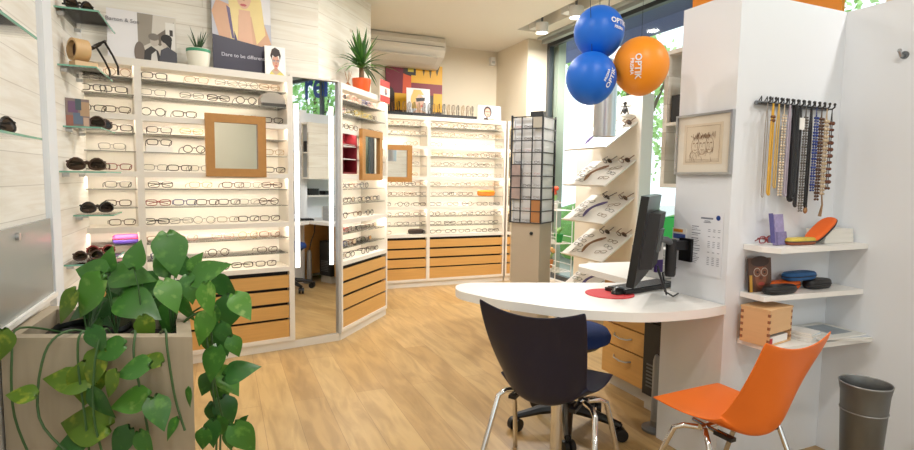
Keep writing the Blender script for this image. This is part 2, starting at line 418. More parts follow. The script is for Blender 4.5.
def pxN(x): return -1.6 + (x-85)/53.*.269
for r_, xs in [(0,[(122,'bronze')]),(1,[(95,'black'),(117,'black')]),(2,[(95,'black'),(120,'dark brown')]),(3,[(121,'black')]),(4,[(113,'grey')]),(5,[(96,'dark brown'),(119,'dark red')]),(6,[(118,'black')]),(7,[(117,'dark brown')]),(8,[(121,'dark brown')])]:
    gshelf(ML, r_, [(pxN(x),c) for x,c in xs], 'narrow leftmost cabinet', 'glasses in the narrow left cabinet', True, .045, DK)
ang = [(0,[.1,.24,.38,.52,.66],['black','dark blue','tortoise','clear pink']),(1,[(.09,'bright red'),(.25,'black'),(.38,'yellow'),(.54,'yellow'),(.68,'dark brown'),],DK),
 (2,[(.12,'dark brown'),(.3,'tortoise'),(.62,'dark brown'),(.77,'bronze')],DK),(3,[(.75,'grey')],DK),(4,[(.76,'grey')],DK),(5,[(.75,'grey')],DK),
 (6,[.13,.3,.5],DK),(7,[.1,.26,.42,.58,.74],DK),(8,[.12,.36,.58],DK),(9,[(.14,'dark red'),.33,.5,.66],DK),(10,[(.1,'dark blue'),.27,.44,.58],DK),(11,[.1,.24,.5,.68],DK)]
for r_, xs, cs in ang:
    gshelf(MA, r_, xs, 'angled cabinet right of mirror', 'glasses in the angled cabinet', True, .045, cs)
for r_ in range(12):
    n = (4,4,2,3,3,3,4,4,3,3,3,2)[r_]; x0 = 1.70 if r_ not in (2,3,4,5) else 2.02
    gshelf(MB, r_, [x0+(2.12-x0)*(k/(max(1,n-1)))+RND.uniform(-.015,.015) for k in range(min(n, int((2.12-x0)/.16)+2 if x0<2 else 1))], 'back wall cabinet, left section', 'glasses on the back wall, left section', False, .04, (['grey','bronze','gold'] if r_<6 else DK))
    n = 6 if r_ in (0,1,2,3,4,5) else 5
    xs = [2.31+(.78 if r_ not in (7,) else .56)*k/(n-1)+RND.uniform(-.02,.02) for k in range(n if r_ != 7 else 4)]
    gshelf(MB, r_, xs, 'back wall cabinet, widest section', 'glasses on the back wall, widest section', False, .04, (['grey','bronze','gold','dark brown'] if r_<7 else DK))
    if r_ in (1,2,3,9,10,11): gshelf(MB, r_, [3.33], 'narrow cabinet behind the tower', 'glasses behind the tower', False, .04, DK)

# cases and risers on the cabinet shelves
def soft_case(name, label, M, l, w, h, m, m2=None, group=None):
    """closed oval spectacle case: lower shell, lid, seam"""
    t = thing(name, label, 'glasses case', M, group)
    def shell(z0, z1, up):
        bm = BM(); prof = []
        N = 20; rings = []
        for j in range(5):
            a = j/4*PI/2; s = math.cos(a)*.22+.78 if j<4 else .6
            z = z0 + (z1-z0)*math.sin(a)
            rings.append([bm.verts.new((s*l/2*math.copysign(abs(math.cos(2*PI*k/N))**.6,math.cos(2*PI*k/N)), s*w/2*math.copysign(abs(math.sin(2*PI*k/N))**.8,math.sin(2*PI*k/N)), z)) for k in range(N)])
        for p,q in zip(rings,rings[1:]):
            for k in range(N): bm.faces.new((p[k],p[(k+1)%N],q[(k+1)%N],q[k]))
        bm.faces.new(rings[0]); bm.faces.new(rings[-1])
        return bm
    obj('lower_shell', shell(h*.5,0,False), m, t, smooth='all'); obj('lid', shell(h*.5,h,True), m2 or m, t, smooth='all')
    bm = BM(); N = 24
    tube(bm,[(l/2*1.005*math.copysign(abs(math.cos(2*PI*k/N))**.6,math.cos(2*PI*k/N)), w/2*1.005*math.copysign(abs(math.sin(2*PI*k/N))**.8,math.sin(2*PI*k/N)), h*.5) for k in range(N)], .0018, 4, closed=True)
    obj('zip', bm, M_blacks, t)
    return t
soft_case('spectacle_case','pink and blue glasses case in the narrow leftmost cabinet',ML @ T(-1.40,.1,SH[2]+.001),.15,.07,.06,mat('blue_case',(92,70,170),.5,noise=.05),mat('pink_case',(238,70,130),.5,noise=.08))
soft_case('spectacle_case','small white and pink case on a low shelf of the leftmost cabinet',ML @ T(-1.41,.1,SH[1]+.001),.14,.05,.04,mat('pale_pink',(240,190,200),.5,noise=.05),mat('off_white_case',(236,232,228),.5,noise=.03))
soft_case('spectacle_case','orange glasses case on the back wall shelf',MB @ T(2.99,.09,SH[4]+.001),.24,.07,.07,mat('orange_case',(238,140,36),.5,noise=.05))
soft_case('spectacle_case','dark brown glasses case on the lowest back wall shelf',MB @ T(2.08,.09,SH[0]+.001),.19,.07,.06,mat('brown_case',(70,54,46),.5,noise=.05))
t = thing('open_spectacle_case','grey domed open glasses case on second shelf of wide cabinet','glasses case',ML @ T(-.478,.09,SH[10]+.001))
bm = BM(); prism(bm,[(-.085,0),(.085,0),(.085,.055),(.07,.085),(.03,.1),(-.03,.1),(-.07,.085),(-.085,.055)],0,.08,Matrix.Rotation(PI/2,4,'X') @ T(0,0,-.05)); obj('dome', bm, mat('case_grey',(150,146,140),.4,noise=.06), t, bevel=.004)
obj('lip', bx((-.083,-.062,.004),(.083,-.028,.022)), mat('case_dark',(70,66,62),.5,noise=.06), t)
tag(obj('display_riser', bx((-.075,-.03,0),(.075,.04,.035)), M_lam, M=ML @ T(-1.2,.08,SH[7]+.001), bevel=.002), 'white display riser with dark glasses on the wide cabinet fifth shelf','riser')
glasses(ML @ T(-1.2,.052,SH[7]+.038), 'black','square','black glasses on the white riser at left of the wide cabinet fifth shelf','glasses in the wide cabinet',True)
soft_case('spectacle_case','bright blue case on the lowest shelf of the wide cabinet',ML @ T(-1.045,.16,SH[0]+.001),.12,.05,.04,mat('blue_case2',(40,110,180),.5,noise=.05))

# ------------------------------------------------------------------ printed boards
def flat_board(name, label, cat, M, w, h, shapes, back=(240,240,240), thick=.006, texts=(), printname='print'):
    """board w x h, bottom centre at M, printed side -y; shapes: (rgb, [(u,v)...]) in 0..1"""
    t = thing(name, label, cat, M)
    obj('board', bx((-w/2,0,0),(w/2,thick,h)), mat('board_%d_%d_%d'%back, back, .45, noise=.01), t)
    bm = BM(); ms = []; idx = {}
    for k,(rgb,poly) in enumerate(shapes):
        if rgb not in idx: idx[rgb] = len(ms); ms.append(mat('ink_%d_%d_%d'%rgb, rgb, .45, noise=.04, nscale=20))
        vs = [bm.verts.new(((u-.5)*w, -.0004-.0004*k, v*h)) for u,v in poly]
        bm.faces.new(vs).material_index = idx[rgb]
    me = bpy.data.meshes.new(printname); bm.to_mesh(me); bm.free()
    if ms: obj(printname, me, ms, t)
    for txt, size, u, v, rgb in texts:
        tm = text_mesh(txt, size, .0004)
        obj('lettering', tm, mat('ink_%d_%d_%d'%rgb, rgb, .5, noise=.02), t, M=T((u-.5)*w, -.0006-.0004*len(shapes), v*h, rx=PI/2))
    return t
def ell(cx, cy, rx, ry, n=18, a0=0, a1=2*PI, rot=0):
    pts = [(cx+rx*math.cos(a0+(a1-a0)*i/n), cy+ry*math.sin(a0+(a1-a0)*i/n)) for i in range(n if abs(a1-a0-2*PI)<1e-6 else n+1)]
    if rot:
        c,s = math.cos(rot),math.sin(rot); pts = [(cx+(x-cx)*c-(y-cy)*s, cy+(x-cx)*s+(y-cy)*c) for x,y in pts]
    return pts
def R4(x0,y0,x1,y1): return [(x0,y0),(x1,y0),(x1,y1),(x0,y1)]
zt = TOPZ+.0015
lean = math.radians(-4)
# black and white couple board
flat_board('photo_board','white board with black and white photo of an embracing couple, on the left cabinet','poster',ML @ T(-1.262,.2,zt,rx=lean),.39,.335,[
 ((206,200,190),R4(.43,.0,1,.99)),((150,142,130),[(.43,.3),(.62,.45),(.66,.99),(.43,.99)]),((110,100,90),[(.6,.5),(.82,.72),(.97,.9),(.97,.6),(.75,.4)]),((225,222,216),R4(.84,.35,.98,.88)),((60,52,48),R4(.9,.62,.95,.74)),
 ((118,106,96),ell(.45,.22,.08,.22)),((46,42,42),[(.5,.0),(.52,.28),(.62,.38),(.72,.3),(.8,.0)]),((188,178,168),ell(.67,.48,.065,.1)),((120,112,104),ell(.66,.56,.08,.07)),((214,210,204),[(.6,.0),(.62,.22),(.69,.3),(.72,.0)]),
 ((70,70,80),[(.72,.0),(.76,.32),(.86,.4),(1,.3),(1,.0)]),((196,186,176),ell(.82,.47,.05,.1)),((28,24,24),ell(.85,.55,.085,.09)),((30,26,28),[(.77,.54),(.93,.5),(.91,.36),(.86,.42)])],
 back=(232,230,232),texts=[('Barton & Son',.034,.22,.8,(90,86,96))])
# blond woman poster
navy=(46,42,62)
flat_board('advert_poster','large advert poster of a blond woman, dark lower band reading Dare to be different','poster',ML @ T(-.64,.21,zt,rx=lean),.4,.78,[
 ((186,186,196),R4(0,.30,1,1)),((222,220,222),R4(.75,.5,1,1)),((206,160,128),[(.12,.32),(.0,.55),(.08,.66),(.36,.62),(.62,.6),(.88,.5),(1,.32),(.7,.27)]),((226,204,140),[(.3,.3),(.28,.7),(.36,.95),(.7,.98),(.84,.7),(.9,.4),(.74,.3),(.66,.55),(.44,.55),(.42,.3)]),
 ((96,80,120),[(.24,.62),(.3,.6),(.36,.33),(.32,.33)]),((216,170,140),[(.43,.3),(.45,.6),(.64,.6),(.67,.3)]),((218,174,146),ell(.54,.74,.13,.13)),((188,84,84),ell(.53,.645,.055,.012)),((150,110,84),ell(.48,.78,.04,.008)),((150,110,84),ell(.6,.78,.04,.008)),((190,140,116),ell(.54,.69,.02,.01)),
 ((230,210,150),[(.4,.8),(.46,.93),(.62,.93),(.68,.8),(.8,.74),(.72,1),(.36,1),(.3,.74)]),((60,52,96),[(.36,.4),(.42,.3),(.36,.3)]),(navy,[(0,0),(1,0),(1,.275),(.5,.31),(0,.345)])],
 back=navy,texts=[('Dare to be different',.036,.5,.175,(210,208,220))])
flat_board('portrait_card','small white card of a woman wearing glasses and yellow top, beside dark poster','poster',ML @ T(-.435,.14,zt,rx=lean),.145,.225,[
 ((190,166,140),[(.1,.0),(.3,.22),(.45,.3),(.6,.3),(.85,.16),(.95,.0)]),((214,204,104),[(.12,.0),(.28,.2),(.5,.08),(.72,.2),(.92,.12),(.96,.0)]),((196,142,120),R4(.44,.22,.6,.4)),((206,154,132),ell(.52,.52,.17,.21)),((48,34,30),[(.34,.56),(.36,.72),(.5,.66),(.68,.72),(.72,.56),(.78,.72),(.7,.9),(.5,.97),(.34,.9),(.26,.7)]),
 ((40,36,40),R4(.35,.55,.5,.57)),((40,36,40),R4(.56,.55,.71,.57)),((170,150,150),ell(.43,.53,.07,.03)),((170,150,150),ell(.63,.53,.07,.03)),((186,60,70),ell(.53,.38,.06,.02)),((170,116,98),ell(.53,.46,.02,.03))],back=(240,238,234))
# white pot with spiky succulent
t = thing('planter_pot','small white pot with green rim on the left cabinet top','flower pot',ML @ T(-.945,.14,zt))
bm = BM(); lathe(bm,[(.05,0),(.066,.03),(.074,.1),(.074,.13),(.064,.13),(.062,.1)],28,capt=False); obj('pot', bm, mat('white_ceramic',(236,232,216),.3,noise=.02), t, smooth=True)
bm = BM(); lathe(bm,[(.0745,.108),(.0752,.112),(.0752,.124),(.0745,.128)],28,capb=False,capt=False); obj('rim_pattern', bm, mat('green_band',(60,150,110),.4,noise=.1), t)
bm = BM(); lathe(bm,[(.062,.1),(.02,.112)],20); obj('soil', bm, mat('soil',(60,44,34),.9,noise=.3,nscale=40), t)
def blade(bm, base, d, length, width, droop, seg=6, up=Vector((0,0,1))):
    d = Vector(d).normalized(); side = d.cross(up)
    if side.length < 1e-3: side = Vector((1,0,0))
    side.normalize(); prev = None
    for i in range(seg+1):
        f = i/seg; p = Vector(base)+d*length*f + Vector((0,0,-droop*length*f*f))
        w = width*(1-f)**.7*(.6+.4*min(1,f*4)) ; nrm = side.cross(d).normalized()
        cur = [bm.verts.new(p-side*w), bm.verts.new(p - nrm*w*.35), bm.verts.new(p+side*w)]
        if prev:
            bm.faces.new((prev[0],prev[1],cur[1],cur[0])); bm.faces.new((prev[1],prev[2],cur[2],cur[1]))
        prev = cur
t = thing('spiky_plant','dark green spiky succulent growing in the small white pot','plant',ML @ T(-.945,.14,zt+.105))
for k in range(17):
    a = k*2.4; e = .35+.6*(k%4)/4; bm = BM(); blade(bm,(0,0,0),(math.cos(a)*e,math.sin(a)*e,1),RND.uniform(.14,.2),.0085,.1*e); obj('leaf', bm, mat('succulent_green',(58,84,52),.5,noise=.2), t)

# yucca in orange pot on the angled cabinet
t = thing('orange_pot','orange flower pot on top of the angled cabinet','flower pot',MA @ T(.6,.13,zt))
bm = BM(); lathe(bm,[(.062,0),(.066,.01),(.08,.11),(.08,.13),(.074,.13),(.07,.1)],28,capt=False); obj('pot', bm, mat('orange_glaze',(226,92,36),.3,noise=.04), t, smooth=True)
bm = BM(); lathe(bm,[(.07,.1),(.02,.108)],20); obj('soil', bm, mat('soil',(60,44,34),.9), t)
t = thing('yucca_plant','yucca with long pointed green leaves in the orange pot','plant',MA @ T(.6,.13,zt+.1))
bm = BM(); tube(bm,[(0,0,0),(.004,0,.08),(0,.004,.17)],[.024,.021,.019],10); obj('trunk', bm, mat('yucca_bark',(122,92,64),.8,noise=.25,nscale=30), t, smooth=True)
for k in range(54):
    a = k*2.39996; f = k/54; e = .15+1.5*(1-f)**1.1; dz = .95 - .75*(1-f)
    bm = BM(); L_ = RND.uniform(.25,.36)*(1 if f<.8 else .85)
    blade(bm,(.01*math.cos(a),.01*math.sin(a),.12+.06*f),(math.cos(a)*e,math.sin(a)*e*(.15 if math.sin(a)>0 else .6),dz),L_,.019,.45*(1-f)+.04); obj('leaf', bm, mat('yucca_green_%d'%(k%3),((70,120,48),(94,146,62),(54,98,44))[k%3],.4,noise=.15), t)
# dried sticks in a jar beside the yucca
t = thing('reed_jar','small brown jar of reeds left of the orange pot','jar',MA @ T(.36,.13,zt))
bm = BM(); lathe(bm,[(.02,0),(.024,.01),(.022,.045),(.012,.055),(.012,.06)],16); obj('jar', bm, mat('amber_jar',(150,96,54),.3,noise=.05), t, smooth=True)
for k in range(5): bm = BM(); tube(bm,[(0,0,.05),(.03*math.cos(k*1.3),.03*math.sin(k*1.3),.15)],.0018,5); obj('reed', bm, mat('reed',(170,130,90),.7,noise=.1), t)
red=(196,52,44)
flat_board('promotional_card','red and white card on the right end of the angled cabinet top','card',MA @ T(.755,-.02,1.925),.2,.19,[
 (red,R4(0,.7,1,1)),(red,R4(0,0,1,.3)),((240,232,220),R4(0,.3,1,.7)),((90,76,90),ell(.58,.5,.13,.16)),((210,160,140),ell(.6,.53,.07,.1))],back=(230,224,216),thick=.008)

# things over the back wall cabinets
t = flat_board('abstract_painting','large abstract red and yellow painting on the back wall under the air conditioner','painting',T(2.17,6.368,2.02),.72,.62,[
 ((120,26,48),R4(0,.38,.3,1)),((54,40,36),[(0,0),(.2,0),(.2,.3),(.12,.5),(0,.6)]),((222,84,32),[(.28,.2),(.46,.25),(.46,.75),(.3,.8)]),((238,178,24),R4(.44,.62,1,1)),((140,30,44),R4(.44,.42,1,.64)),((60,54,40),R4(.44,.08,1,.36)),((232,176,30),R4(.15,.1,.4,.42)),((232,176,30),R4(.84,.1,1,.46)),
 ((50,46,40),R4(.34,.78,.52,.96)),((90,76,30),[(.62,1),(.66,.78),(.7,1)]),((90,76,30),[(.74,1),(.78,.74),(.82,1)]),((80,70,34),[(.86,1),(.9,.8),(.95,1)]),((210,190,60),R4(.38,.84,.48,.92)),((228,150,30),R4(.5,.12,.6,.3))],back=(70,40,34),thick=.03)
flat_board('sunglasses_poster','white poster of a blond woman in black sunglasses leaning before the abstract painting','poster',T(2.14,6.12,zt,rx=lean),.29,.34,[
 ((236,196,168),[(.2,0),(.3,.22),(.5,.3),(.8,.2),(.9,0)]),((226,188,104),ell(.42,.6,.25,.3)),((228,184,156),ell(.55,.55,.18,.26)),((226,188,104),[(.2,.7),(.3,.95),(.6,.95),(.74,.78),(.5,.8),(.36,.6),(.34,.3),(.2,.3)]),((24,22,24),[(.38,.66),(.42,.54),(.56,.56),(.76,.58),(.78,.7),(.56,.68)]),((206,80,80),ell(.64,.4,.06,.025)),((228,184,156),R4(.42,.2,.6,.36))],back=(232,234,236))
flat_board('photo_card','pale blue card of a woman in glasses at the right end of back cabinets','card',T(3.04,6.06,zt,rx=lean),.32,.19,[
 ((188,206,216),R4(.5,0,1,1)),((214,216,214),R4(0,0,.5,1)),((64,44,40),ell(.42,.6,.17,.36)),((218,172,150),ell(.42,.55,.12,.27)),((70,50,46),[(.18,0),(.28,.2),(.4,.25),(.5,0)]),((228,206,150),R4(.46,0,.7,.2)),((60,50,52),R4(.33,.58,.52,.62)),((190,80,84),ell(.43,.4,.04,.03))],back=(226,232,236))
t = thing('upright_frame_tray','long dark tray on top of the back wall cabinets','tray',T(2.22,6.06,zt))
obj('tray_base', bx((-.56,-.05,0),(.62,.05,.012)), M_blacks, t); obj('tray_lip', bx((-.56,-.055,0),(.62,-.05,.04)), M_blacks, t)
UC = ['black','dark red','tortoise','grey','dark blue','gold','dark brown','bronze']
for k in range(19):
    c = UC[(k*5+k//3)%8]
    glasses(T(1.70+k*.0615,6.06,zt+.0145,PI/2+RND.uniform(-.25,.25)) @ Matrix.Rotation(RND.uniform(-.1,.1)+PI/2,4,'Y') @ T(-.08,0,-.02), c,'square', f"{c} folded glasses standing upright in the long dark tray, {'%d' % (k+1) if False else (ORD[k] if k<14 else ['fifteenth','sixteenth','seventeenth','eighteenth','nineteenth'][k-14])} from left",'upright folded glasses in the dark tray',False, fold=True, r=.003)

# ------------------------------------------------------------------ air conditioner, detector
t = thing('air_conditioner','white air conditioner under the ceiling above the abstract painting','air conditioner',T(1.98,6.4,2.58))
def acprof(bm,x0,x1):
    pr = [(-.02,.0),(-.14,.0),(-.33,.1),(-.38,.17),(-.39,.26),(-.36,.312),(-.02,.312)]
    prism(bm,[(p[0],p[1]) for p in pr],x0,x1, Matrix(((0,0,1,0),(1,0,0,0),(0,1,0,0),(0,0,0,1))))
bm = BM(); acprof(bm,-.6,.45); obj('housing', bm, mat('ac_white',(226,218,206),.4,noise=.02), t, bevel=.02)
obj('flap', bx((-.5,-.02,0),(.36,0,.13)), mat('ac_flap',(216,206,192),.4,noise=.02), t, M=T(0,-.25,.035,rx=math.radians(62)))
obj('intake_line', bx((-.58,-.394,.205),(.43,-.386,.212)), mat('ac_line',(150,142,132),.5,noise=.02), t)
t = thing('motion_detector','small white motion detector high in the right back corner','detector',T(3.22,6.34,2.72))
obj('body', bx((-.03,0,0),(.03,.06,.1)), M_lam, t, bevel=.008); obj('sensor_window', bx((-.02,-.004,.02),(.02,0,.05)), mat('sensor',(200,200,196),.3,noise=.02), t)

# ------------------------------------------------------------------ ceiling lights (shop spotlights, then added fill lamps out of view)
def lamp_light(name, loc, power, size, color=(1,.97,.93), spot=None, rot=None):
    l = bpy.data.lights.new(name, 'SPOT' if spot else 'AREA'); l.energy = power; l.color = color
    if spot: l.spot_size = spot; l.spot_blend = .4; l.shadow_soft_size = size
    else: l.shape = 'DISK'; l.size = size
    o = bpy.data.objects.new(name, l); COL.objects.link(o); o.location = loc
    if rot: o.rotation_euler = rot
    return o
def spot(x, y, z, label, power, rot=None):
    t = thing('ceiling_spotlight', label, 'spotlight', T(x,y,z), 'spotlights in the ceiling slot')
    bm = BM(); lathe(bm,[(.062,-.1),(.066,-.095),(.066,0)],24,capb=False); obj('housing', bm, mat('spot_white',(226,224,220),.35,noise=.02), t, smooth=True)
    bm = BM(); lathe(bm,[(.06,-.085),(.06,-.08)],24); obj('lamp_disc', bm, M_lampdisc, t)
    bm = BM(); tube(bm,[(0,0,0),(0,0,.2)],.012,8); obj('stem', bm, M_grey, t)
    obj('driver_box', bx((-.04,.08,-.02),(.04,.2,.1)), mat('spot_white',(226,224,220)), t)
    l = lamp_light('bulb', (0,0,-.11), power, .11); l.parent = t
spot(3.11,5.02,2.9,'white spotlight nearest the window corner in the ceiling slot',30)
spot(3.11,4.42,2.9,'white spotlight above the blue balloon in the ceiling slot',34)
spot(2.86,.9,2.9,'white spotlight above the side partition near the necklaces',10)
def fill_lamp(x, y, power, where):  # ceiling lamps out of view, added to fill the room with light
    t = thing('fill_lamp', f'added out-of-view downlight {where}', 'fill_lamp', T(x,y,ZC), 'added fill lamps')
    bm = BM(); lathe(bm,[(.09,-.012),(.12,-.004),(.12,0),(.09,0)],28,capb=False,capt=False); obj('trim_ring', bm, M_lam, t, smooth=True)
    bm = BM(); lathe(bm,[(.089,-.006),(.089,-.002)],28); obj('lamp_disc', bm, M_lampdisc, t)
    l = lamp_light('bulb', (0,0,-.03), power, .17); l.parent = t
for x,y,w in ((.6,3.1,'over the oak floor before the mirror'),(1.6,3.9,'over the floor before the back cabinets'),(1.2,.4,'over the customer chairs'),(-.2,1.4,'over the leafy planter'),(.2,-1.6,'over the entrance'),(2.5,-2.2,'over the front corner')): fill_lamp(x,y,14,w)

# ------------------------------------------------------------------ desk and counter
def smooth_curve(pts, n=8):
    out = []; P = [Vector((*p,0)) for p in pts]
    for i in range(len(P)-1):
        p0 = P[max(i-1,0)]; p1 = P[i]; p2 = P[i+1]; p3 = P[min(i+2,len(P)-1)]
        for k in range(n):
            t_ = k/n; out.append(.5*((2*p1)+(p2-p0)*t_+(2*p0-5*p1+4*p2-p3)*t_*t_+(3*p1-p0-3*p2+p3)*t_**3))
    out.append(P[-1]); return [(p.x,p.y) for p in out]
edge = smooth_curve([(1.955,1.628),(1.79,1.612),(1.55,1.637),(1.38,1.73),(1.256,1.832),(1.166,1.95),(1.09,2.05),(1.04,2.16),(1.005,2.27),(1.015,2.35),(1.055,2.415),(1.13,2.44),(1.25,2.41)],6) + [(1.955,2.16)]
t = thing('desk','white half oval consulting desk with chrome leg, attached to the partition','desk',T(0,0,0))
bm = BM(); prism(bm, edge, .712,.75); obj('desktop', bm, M_lam, t, bevel=.003)
bm = BM(); lathe(bm,[(.075,0),(.075,.006),(.026,.014),(.026,.712)],24,T(1.33,1.94)); obj('leg', bm, M_chrome, t, smooth=True)
tag(obj('mouse_pad', one(lambda b: lathe(b,[(.11,0),(.11,.003)],40,T(1.63,1.985,.7505))), mat('red_felt',(208,44,50),.7,noise=.05)),'round red mouse pad on the white desk','mouse pad')
t = thing('computer_mouse','black computer mouse on the red pad','mouse',T(1.676,1.975,.7545,math.radians(115)))
bm = BM(); bmesh.ops.create_uvsphere(bm,u_segments=16,v_segments=10,radius=1,matrix=Matrix.Diagonal((.031,.055,.03,1)))
bmesh.ops.bisect_plane(bm, geom=bm.verts[:]+bm.edges[:]+bm.faces[:], plane_co=(0,0,0), plane_no=(0,0,-1), clear_outer=True); bmesh.ops.holes_fill(bm, edges=bm.edges)
obj('body', bm, M_black, t, smooth=True); bm = BM(); lathe(bm,[(.008,-.003),(.008,.003)],12,T(0,.03,.022,ry=PI/2)); obj('wheel', bm, M_grey, t)
t = thing('keyboard','black keyboard beside the monitor on the white desk','keyboard',T(1.86,2.03,.7515,math.radians(12)))
obj('case', bx((-.2,-.06,0),(.2,.06,.018)), M_black, t, bevel=.004)
bm = BM()
for i in range(15):
    for j in range(5): box(bm,(-.19+i*.0255,-.052+j*.021,.018),(-.19+i*.0255+.022,-.052+j*.021+.018,.023))
obj('keys', bm, M_blacks, t)

# monitor on a swing arm
t = thing('monitor','black flat monitor seen from behind on a wall arm above the desk','monitor',T(1.73,1.875,1.02,math.radians(40.5),rx=.12))
# local x along the screen width, local +y screen side
obj('bezel', bx((-.24,-.012,-.19),(.24,.02,.19)), M_black, t, bevel=.004)
obj('screen', bx((-.225,.0205,-.17),(.225,.0215,.175)), mat('screen_dark',(30,34,40),.15,noise=.03), t)
bm = BM(); prism(bm,[(-.17,-.012),(.17,-.012),(.11,-.055),(-.11,-.055)],-.12,.12); obj('rear_housing', bm, M_blacks, t, bevel=.006)
obj('vesa_plate', bx((-.05,-.066,-.05),(.05,-.055,.05)), M_grey, t, bevel=.002)
t = thing('wall_bracket','black monitor arm bolted to the white partition','monitor arm',T(1.96,1.855,.962))
obj('wall_plate', bx((-.018,-.035,-.055),(0,.035,.05)), M_black, t, bevel=.003)
obj('upper_arm', one(lambda b: box(b,(-.1,-.02,.0),(-.018,.02,.04))), M_black, t, bevel=.004)
obj('column', one(lambda b: lathe(b,[(.02,-.12),(.024,-.11),(.024,.045),(.018,.05)],16,T(-.1,0,0))), M_blacks, t, smooth=True)
obj('fore_arm', one(lambda b: tube(b,[(-.1,0,.03),(-.15,-.02,.05),(-.187,-.02,.055)],.015,10)), M_grey, t, smooth=True)
bm = BM(); tube(bm,[(1.76,1.83,.9),(1.78,1.80,.80),(1.82,1.83,.765),(1.86,1.90,.85),(1.9,1.86,.88)],.004,6); tube(bm,[(1.78,1.85,.88),(1.81,1.83,.78),(1.85,1.82,.757),(1.92,1.86,.757)],.004,6)
tag(obj('cable', bm, M_black, smooth=True),'black cables hanging behind the monitor','cable')
t = thing('staff_card','small white and blue card on the partition beside the monitor arm','card',T(1.958,1.905,1.0,PI/2*-1))
obj('card', bx((-.042,-.002,0),(.042,0,.055)), M_lam, t); obj('print', bx((-.036,-.0028,.006),(.036,-.0021,.028)), mat('blue_print',(70,96,170),.5,noise=.1), t); obj('banner', bx((-.036,-.0028,.036),(.02,-.0021,.05)), mat('orange_print',(226,150,50),.5,noise=.1), t)
t = thing('cleaning_cloth','folded purple and white cloth pouch hanging behind the monitor arm','cloth',T(1.9,1.97,.84))
obj('pouch', bx((-.02,-.006,.06),(.02,.006,.16)), M_lam, t, bevel=.003); obj('label_band', bx((-.021,-.007,.0),(.021,.007,.06)), mat('purple_cloth',(86,60,130),.6,noise=.1), t, bevel=.003)

# service counter behind the partition
t = thing('service_counter','white counter with oak drawers behind the desk and partition','counter',T(0,0,0))
top = [(1.965,1.96),(2.62,1.96),(2.62,2.72),(2.13,2.79),(2.03,2.77),(1.975,2.7)]
bm = BM(); prism(bm, top,.715,.75); obj('worktop', bm, M_lam, t, bevel=.003)
obj('carcass', bx((2.2,2.33,.08),(2.6,2.70,.714)), M_oak, t)
obj('plinth', bx((2.22,2.335,0),(2.58,2.68,.08)), mat('grey_plinth',(190,186,178),.5,noise=.03), t)
for z0,z1 in ((.085,.265),(.275,.40),(.41,.55),(.56,.71)):
    d_ = obj('drawer', bx((2.178,2.335,z0),(2.198,2.70,z1)), M_oak, t, bevel=.002)
    if True:
        bm = BM(); zc = z1-.052
        tube(bm,[(2.178,2.44,zc),(2.158,2.46,zc-.006),(2.152,2.515,zc-.012),(2.158,2.57,zc-.006),(2.178,2.59,zc)],.005,8); obj('handle', bm, M_steel, d_, smooth=True)
obj('rear_cabinet', bx((2.085,1.725,.08),(2.62,1.94,.714)), M_oak, t); obj('rear_side', bx((2.004,1.95,.0),(2.084,1.975,.714)), M_oak, t); obj('rear_worktop', bx((2.085,1.725,.715),(2.62,1.958,.75)), M_lam, t)
obj('end_panel', bx((2.56,1.97,0),(2.6,2.33,.714)), M_lam, t)
t = thing('computer_tower','black computer case standing under the counter beside the oak drawers','computer',T(2.24,2.2,0))
obj('case', bx((-.09,-.11,.085),(.2,.11,.5)), M_black, t, bevel=.006); obj('front_bezel', bx((-.1,-.1,.09),(-.09,.1,.495)), M_blacks, t, bevel=.003); obj('stand', bx((-.08,-.1,0),(.2,.1,.085)), mat('grey_plinth',(190,186,178)), t)
obj('vent', one(lambda b: [box(b,(-.104,-.07,.14+i*.02),(-.1,.07,.148+i*.02)) for i in range(7)]), M_grey, t)
t = thing('cable_post','grey round cable post on a flat foot under the desk','post',T(2.02,2.06,0))
bm = BM(); lathe(bm,[(.07,0),(.07,.012),(.03,.022),(.028,.05)],24); obj('foot', bm, M_grey, t, smooth=True)
bm = BM(); lathe(bm,[(.028,.05),(.028,.36),(.02,.39)],20); obj('tube', bm, mat('post_grey',(150,152,154),.4,.4,noise=.03), t, smooth=True)
bm = BM(); tube(bm,[(.0,0,.39),(.03,0,.5),(.06,.02,.6),(.05,.05,.71)],.008,8); obj('conduit', bm, M_blacks, t, smooth=True)
for k in range(4):
    t = thing('letter_tray',f"grey plastic letter tray on the counter behind the monitor, {('lowest','second from bottom','third from bottom','topmost')[k]}",'letter tray',T(2.26,2.3,.7515+k*.041,math.radians(8)),'stacked letter trays')
    obj('tray', one(lambda b:(box(b,(-.14,-.11,0),(.14,.11,.004)),box(b,(-.14,-.11,.004),(-.136,.11,.038)),box(b,(.136,-.11,.004),(.14,.11,.038)),box(b,(-.136,.106,.004),(.136,.11,.038)),box(b,(-.14,-.113,.03),(.14,-.11,.0395)))), mat('tray_grey',(158,160,160),.4,noise=.04), t)
    obj('papers', bx((-.125,-.1,.0045),(.125,.1,.016)), M_lam, t)
